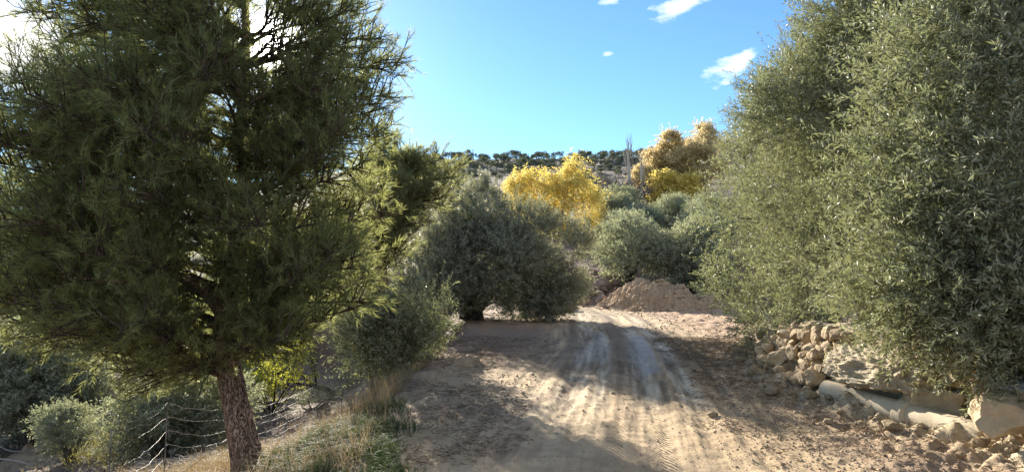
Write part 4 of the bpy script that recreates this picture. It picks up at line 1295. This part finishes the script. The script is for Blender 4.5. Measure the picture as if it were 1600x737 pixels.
# ---- far hillside
def far_hill():
    r = np.random.default_rng(97)
    mes = []
    for k in range(5):
        q = np.random.default_rng(700 + k)
        g = Geo()
        lobes = lobes_on(q, (0, 0, 1.9), (1.45, 1.45, 1.05), 12, (.5, .8), -.8)
        olive_crown(g, lobes, q, 150, 7, .38, .16, (.3, .6), 1, .05, .3, (0, 0, 1.6), False)
        tube(g, [(0, 0, -.5), (.05, 0, .6), (0, .05, 1.4)], [.22, .16, .12], 6, 1)
        mes.append(g.mesh('olive_tree', [M['olive_hill'], M['olive_bark']]))

    def put(me, x, y, s, name, lab, cat, grp):
        o = bpy.data.objects.new(name, me); COL.objects.link(o)
        o.location = (float(x), float(y), gz(x, y)); o.scale = (float(s), float(s), float(s) * r.uniform(.85, 1.1)); o.rotation_euler = (0, 0, r.uniform(0, 6.3))
        return tag(o, lab, cat, grp)

    n = 0
    for row, D in enumerate((252, 244, 237, 230, 223, 216, 209, 202, 195, 188)):
        step = 6.0 if row == 0 else 4.7
        for x in np.arange(-50 * D / 250, 76 * D / 250, step):
            if r.random() < .1: continue
            xx, yy = x + r.normal(0, 1.5), D + r.normal(0, 2.0) + 4 * math.sin(x * .07)
            if row == 0: put(mes[n % 5], xx, yy, r.uniform(.38, .85), 'olive_tree', 'tiny dark olive tree spaced out along the skyline ridge', 'olive tree', 'olive trees along the ridge')
            else: put(mes[n % 5], xx, yy, r.uniform(.5, 1.0), 'olive_tree', 'tiny olive tree in the dense rows just below the ridge', 'olive tree', 'olive rows on the far hill')
            n += 1
    for k in range(90):
        D = r.uniform(90, 200); px = r.uniform(640, 1010) if k < 60 else r.uniform(900, 1120)
        b = at(px, 300, D)
        put(mes[k % 5], b[0], D, r.uniform(.35, .8), 'bush', 'scattered bush on the bare brown slope of the far hill', 'bush', 'bushes on the far brown slope'); n += 1
    # round dark pine on the skyline
    b = at(1057, 240, 200); b[2] = max(gz(b[0], b[1]), at(1057, 246, 200)[2] - 1.0)
    b[2] = gz(b[0], b[1])
    top = at(1057, 221, 200)[2]
    root = thing('stone_pine', b, 'round dark umbrella pine breaking the skyline above the autumn trees', 'pine tree')
    h = top - b[2]
    g = Geo(); tube(g, [(0, 0, -.5), (.1, 0, h * .5), (0, 0, h * .8)], [.3, .22, .15], 8); g.obj('trunk', M['pine_bark'], root, True)
    g = Geo(); q = np.random.default_rng(3)
    lobes = lobes_on(q, (0, 0, h - 1.25), (1.3, 1.3, .9), 22, (.5, .7), -.4)
    olive_crown(g, lobes, q, 700, 8, .3, .12, (.3, .5), 1, 0, .4, (0, 0, h - 2), False); g.obj('crown', [M['dark_pine'], M['pine_bark']], root)


far_hill()


# ------------------------------------------------------------------ shrubs, almond, fence, dead wood on the left slope
def shrub(base, lobes, n, K, ll, lw, leaf, bark, label, seed, cat='shrub', name='shrub', up=.5, L=(.2, .4), stems=14, droop=.05):
    r = np.random.default_rng(seed); base = np.asarray(base, float)
    root = thing(name, base, label, cat)
    lo = np.asarray(lobes, float) - np.array([*base, 0, 0])
    g = Geo()
    for k in range(stems):
        e = lo[k % len(lo), :3] + r.normal(0, .12, 3)
        s = np.array([r.normal(0, .05), r.normal(0, .05), -.05])
        tube(g, smooth_path([s, (s + e) / 2 + r.normal(0, .05, 3), e], 8), [.016, .011, .004], 5)
    g.obj('stem', bark, root)
    g = Geo(); olive_crown(g, lo, r, n, K, ll, lw, L, 1, droop, up, None, True, .1)
    g.obj('foliage', [leaf, bark], root)
    return root


def left_slope():
    r = np.random.default_rng(103)
    b = ground_at(425, 645); D = b[1]
    shrub(b, [(*at(px, py, D + r.normal(0, .25)), k, 1) for px, py, k in ((400, 575, .4), (430, 585, .42), (415, 612, .4), (455, 560, .35), (475, 585, .3), (390, 600, .3), (470, 550, .3))], 420, 9, .065, .03, M['lime_leaf'], M['dark_bark'],
          'yellow green autumn shrub growing right behind the pine trunk', 1)
    b = ground_at(175, 735); D = b[1]
    shrub(b, [(*at(px, py, D + r.normal(0, .2)), k, 1) for px, py, k in ((175, 690, .24), (200, 705, .22), (150, 710, .24), (135, 728, .2), (220, 690, .18), (185, 720, .25))], 420, 9, .04, .012, M['weed_leaf'], M['twig_grey'],
          'low yellowing weed bush at the bottom left of the slope', 2, up=.8)
    D = 12.1; b = at(602, 600, D); b[2] = gz(b[0], b[1])
    shrub(b, [(*at(px, py, D + r.normal(0, .3)), k, 1) for px, py, k in ((600, 545, .45), (575, 560, .4), (620, 570, .35), (560, 540, .4), (590, 515, .45), (610, 510, .45), (570, 505, .4), (640, 530, .4), (612, 560, .4), (632, 500, .38), (605, 485, .35), (640, 565, .3), (655, 500, .35), (668, 470, .32), (660, 535, .3), (680, 520, .25))], 2700, 12, .075, .02, M['olive_leaf'], M['olive_bark'],
          'dark olive sucker bush on the bank left of the twisted olive trunk', 3)
    b = ground_at(540, 575, 10); D = b[1] + 2
    shrub(b, [(*at(px, py, D + r.normal(0, .3)), k, 1) for px, py, k in ((535, 535, .5), (515, 540, .4), (555, 545, .4))], 600, 12, .09, .03, M['olive_leaf'], M['olive_bark'],
          'small dark bush in shadow above the crooked almond trunk', 4)
    b = ground_at(490, 640); D = b[1]
    shrub(b, [(*at(px, py, D + r.normal(0, .25)), k, 1) for px, py, k in ((490, 622, .2), (470, 630, .2), (540, 600, .28), (565, 585, .25), (515, 625, .2))], 500, 12, .04, .012, M['olive_far'], M['twig_grey'],
          'grey green cushion plant low on the slope around the almond trunk', 5, up=.8)
    b = ground_at(642, 556); D = b[1]
    shrub(b, [(*at(px, py, D), k, 1) for px, py, k in ((640, 552, .12), (650, 548, .1), (630, 558, .1))], 60, 9, .05, .025, M['lime_leaf'], M['twig_grey'],
          'little sunlit yellow green plant on the dirt bank', 6, up=.7)
    # crooked almond
    b = ground_at(517, 626, 7); D = b[1]
    root = thing('almond_tree', b, 'crooked black almond tree with bare twisting branches on the slope', 'almond tree')
    pt = [b + np.array([0, 0, -.15]), at(518, 614, D), at(507, 607, D - .1), at(494, 604, D - .15)]
    g = Geo(); tube(g, smooth_path(np.array(pt) - b, 20), [.075, .068, .062, .055], 12, rough=.14, seed=1); g.obj('trunk', M['dark_bark'], root, True)
    f = pt[-1] - b
    for (pts, rr, nk) in ((((494, 604, -.15), (462, 597, -.3), (432, 580, -.4), (405, 572, -.5)), .042, 16), (((494, 604, -.15), (470, 585, .1), (455, 565, .3), (440, 552, .4)), .035, 12), (((494, 604, -.15), (492, 580, 0), (487, 560, .2), (492, 545, .2)), .03, 12), (((494, 604, -.15), (475, 606, -.6), (440, 600, -.9), (418, 596, -1.1)), .028, 10)):
        p = smooth_path([at(a, c, D + d) - b for a, c, d in pts], 14)
        g = Geo(); tube(g, p, [rr, rr * .7, rr * .35, .008], 8, rough=.1)
        for k in range(nk):
            i = int(r.integers(4, 14)); dr = unit(r.normal(size=3) + np.array([-.3, 0, .5]))
            bare_tree(g, p[i], dr, r.uniform(.35, .7), .011, r, 2, .8, .1, .7, (2, 3), 4, .0035, .2)
        g.obj('branch', M['dark_bark'], root, True)
    # wire fence running along the slope
    ys = np.array([5.3, 7.0, 9.6, 13.0, 17.2]); xs = np.array([-3.15, -3.6, -4.0, -4.25, -4.3])
    fb = np.array([xs[1], ys[1], gz(xs[1], ys[1])])
    root = thing('wire_fence', fb, 'sagging wire fence of many thin strands down the slope behind the pine', 'fence')
    tops = []
    for x, y in zip(xs, ys):
        z = gz(x, y); lean = r.normal(0, .05, 2)
        g = Geo(); A = np.array([x, y, z - .25]) - fb; B = np.array([x + lean[0], y + lean[1], z + .85]) - fb
        tube(g, [A, (A + B) / 2, B], [.0075, .007, .006], 7, rough=.06); g.obj('post', M['grey_bark'], root, True); tops.append((A, B))
    for k in range(6):
        g = Geo(); t = .34 + k * .128
        for (A, B), (A2, B2) in zip(tops[:-1], tops[1:]):
            p, q = A + (B - A) * t, A2 + (B2 - A2) * t
            s = np.linspace(0, 1, 12)[:, None]
            tube(g, p + (q - p) * s + np.array([0, 0, -1.0]) * .06 * 4 * s * (1 - s) * r.uniform(.4, 1.4) + r.normal(0, .006, (12, 3)), np.full(12, .0015), 5)
        g.obj('wire', M['wire'], root, True)
    p = ground_at(533, 652)
    g = Geo(); tube(g, [(0, 0, -.1), (.01, 0, .2), (-.005, 0, .46)], [.012, .011, .010], 6); tag(g.obj('stake', M['dark_bark'], loc=p, smooth=True), 'thin dark stake standing in the dry grass near the almond', 'stake')
    # dead bleached branches on the bare slope, bottom left
    for i, (pts, rr, lab) in enumerate((
            (((0, 648), (6, 662), (14, 672), (22, 682)), .022, 'short bleached stick leaning at the left edge of the slope'),
            (((-10, 690), (14, 703), (40, 712), (76, 712)), .024, 'long curved bleached branch lying bottom left on the slope'),
            (((48, 690), (56, 676), (60, 664), (52, 645)), .016, 'hooked pale dead twig standing by the small olive bush'),
            (((0, 575), (12, 566), (24, 556), (28, 550)), .05, 'pale dead limb in the sun at the far left'),
            (((0, 716), (30, 720), (46, 730), (52, 737)), .018, 'dark dead branch below the bleached one'))):
        P = np.array([ground_at(a, c) + np.array([0, 0, .04]) for a, c in pts])
        P[:, 1] = P[:, 1].mean() + (P[:, 1] - P[:, 1].mean()) * .4
        P = np.array([at(a, c, y) for (a, c), y in zip(pts, P[:, 1])])
        P[:, 2] = np.maximum(P[:, 2], terrain(P[:, 0], P[:, 1], False) + .015)
        b = P[0]
        g = Geo(); tube(g, smooth_path(P - b, 20), [rr, rr * .8, rr * .6, rr * .35], 7, rough=.15, seed=i)
        tag(g.obj('dead_branch', M['driftwood'], loc=b, smooth=True), lab, 'dead branch')
    for (pts, lab, rr) in ((((560, 648), (590, 625), (612, 608), (634, 596)), 'dry pole lying along the top of the left bank', .018), (((590, 706), (606, 700), (620, 695), (632, 690)), 'dry stick lying on the green grass by the track', .008)):
        P = np.array([ground_at(a, c) + np.array([0, 0, .05]) for a, c in pts]); b = P[0]
        g = Geo(); tube(g, smooth_path(P - b, 14), [rr, rr * .6], 6, rough=.1); tag(g.obj('dead_branch', M['driftwood'], loc=b, smooth=True), lab, 'dead branch')


left_slope()


# ------------------------------------------------------------------ grass, litter, clods
def blades(name, xs, ys, h, w, mat, r, lean=.35, sub=3):
    n = len(xs); z = terrain(xs, ys)
    a = r.uniform(0, 6.3, n); ln = r.normal(0, lean, (n, 2))
    B = np.c_[xs, ys, z - .01]
    side = np.c_[np.cos(a), np.sin(a), np.zeros(n)] * (w * r.uniform(.6, 1.3, n))[:, None]
    hh = h * r.uniform(.45, 1.15, n)
    V = []
    for k in range(sub):
        t = k / sub
        c = B + np.c_[ln * (hh * t * t)[:, None], hh * t]
        V += [c - side * (1 - t * .7), c + side * (1 - t * .7)]
    V.append(B + np.c_[ln * hh[:, None], hh * (1 - .35 * np.clip(np.hypot(*ln.T), 0, 1))])
    V = np.stack(V, 1)
    nv = V.shape[1]; o = np.arange(n)[:, None] * nv
    g = Geo()
    q = np.concatenate([o + np.array([2 * k, 2 * k + 1, 2 * k + 3, 2 * k + 2]) for k in range(sub - 1)])
    g.add(V.reshape(-1, 3), q, 0, np.repeat(r.random(n), nv))
    t = o + np.array([2 * sub - 2, 2 * sub - 1, 2 * sub])
    g.f.append(t); g.m.append(np.zeros(len(t)))
    return g.obj(name, mat)


def vegetation():
    r = np.random.default_rng(113)
    n = 100000
    y = r.uniform(3.5, 8.2, n); x = r.uniform(-3.2, -.6, n)
    L = edge_x(y) - x
    dens = fbm2(x * 1.6, y * 1.6, 5, 3)
    k = (r.random(n) < np.clip((L + .40 - .6 * dens) / .45, 0, 1) * np.clip((1.0 + .6 * dens - L) / .5, 0, 1) * np.clip((7.3 + dens * 2.5 - y) / 1.2, 0, 1) * np.clip(.9 + 1.6 * dens, .15, 1))
    tag(blades('green_grass', x[k], y[k], .17, .0036, M['grass_green'], r, .6), 'dark green grass tufts on the left shoulder of the track', 'grass', kind='stuff')
    n = 60000
    y = r.uniform(4, 15, n); x = r.uniform(-6, -.8, n)
    L = edge_x(y) - x; dens = fbm2(x * 1.1 + 9, y * 1.1, 6, 4)
    k = (L > .05 + .5 * dens) & (L < 3.4) & (r.random(n) < np.clip(.75 + 2.2 * dens - .16 * np.maximum(L - 1.2, 0) * 2, 0, 1)) & (r.random(n) < np.interp(y, [4, 6, 10, 12, 15], [.8, 1, .9, .3, .08]))
    tag(blades('dry_grass', x[k], y[k], .32, .0028, M['grass_dry'], r, .5), 'tall straw coloured dry grass along the slope edge', 'grass', kind='stuff')
    n = 16000
    y = r.uniform(6, 24, n); x = edge_x(y) - r.uniform(2.5, 16, n)
    dens = fbm2(x * .6 + 2, y * .6, 7, 4); k = r.random(n) < np.clip(.1 + 2.5 * dens, 0, 1)
    tag(blades('dry_weeds', x[k], y[k], .26, .006, M['grass_dry'], r, .7), 'thin dry weeds scattered down the valley slope', 'weeds', kind='stuff')
    n = 5200
    y = r.uniform(5, 22, n); x = edge_x(y) - r.uniform(1.2, 14, n)
    k = r.random(n) < np.clip(.25 + 2.2 * fbm2(x * .5 + 8, y * .5, 27, 4), 0, 1); x, y = x[k], y[k]; n = len(x)
    A = np.c_[x, y, terrain(x, y) + .01]; a = r.uniform(0, 6.3, n); l_ = r.uniform(.12, .55, n)
    B = A + np.c_[np.cos(a) * l_, np.sin(a) * l_, np.abs(r.normal(0, .3, n)) * l_]
    g = Geo(); sticks(g, A, B, r.uniform(.003, .009, n), np.full(n, .002), 0, np.repeat(r.random(n), 6))
    tag(g.obj('dry_brushwood', M['twig_grey']), 'grey dead twigs and pruned brushwood lying on the valley slope', 'brushwood', kind='stuff')
    # leaf and twig litter
    n = 62000
    y = r.uniform(4.2, 15, n); x = np.where(r.random(n) < .55, wall_x(y) - r.uniform(-.1, 2.6, n), edge_x(y) + r.normal(.3, .9, n))
    u = x - road_x(y)
    k = (np.abs(u) > .95 + .9 * (fbm2(x * 1.5, y * 1.5, 8, 3) + .2)) & (r.random(n) < np.clip(.65 + 2.0 * fbm2(x * .8, y * .8, 18, 3), .05, 1))
    x, y = x[k], y[k]; n = len(x)
    B = np.c_[x, y, terrain(x, y) + .008 + .012 * r.random(n)]
    a = r.uniform(0, 6.3, n); D = unit(np.c_[np.cos(a), np.sin(a), r.normal(0, .18, n)])
    g = Geo(); leaf_quads(g, B, D, r.uniform(.03, .10, n), r.uniform(.005, .012, n), r, 0, True, .05)
    tag(g.obj('leaf_litter', blade_mat('dead_leaf', [(.10, .07, .05), (.22, .155, .10), (.38, .30, .20)], (.2, .14, .08), .1)), 'fallen leaves and twigs strewn over the verges', 'leaf litter', kind='stuff')
    # clods, fallen olives and grit
    n = 10000
    y = np.concatenate([r.uniform(4.5, 10, 6000), r.uniform(5, 27, 4000)]); x = np.where(r.random(n) < .35, road_x(y) + r.uniform(.9, 2.6, n), road_x(y) + r.uniform(-2.2, 5.5, n))
    k = (x < wall_x(y) - .05) & (x > edge_x(y)); x, y = x[k], y[k]; n = len(x)
    s = r.choice([.006, .010, .016, .03], n, p=[.70, .25, .048, .002]) * np.interp(y, [4, 27], [.62, 1.5]) * np.where(np.abs(x - road_x(y)) > 1.25, 1.5, 1.0)
    v, f = ico(1)
    v = v * (1 + .3 * fbm3(v * 2, 3, 2))[:, None]
    V = v[None] * s[:, None, None] * r.uniform(.6, 1.3, (n, 1, 3)) + np.c_[x, y, terrain(x, y) + s * .3][:, None]
    F = (np.arange(n)[:, None, None] * len(v) + f[None]).reshape(-1, 3)
    g = Geo(); g.add(V.reshape(-1, 3), F, 0, np.repeat(r.random(n), len(v)))
    tag(g.obj('clods_gravel', rock_mat('clod', [(.12, .09, .065), (.30, .22, .15), (.48, .40, .29)], 9, .3, .01)), 'small clods, fallen olives and grit on the track', 'gravel', kind='stuff')


vegetation()
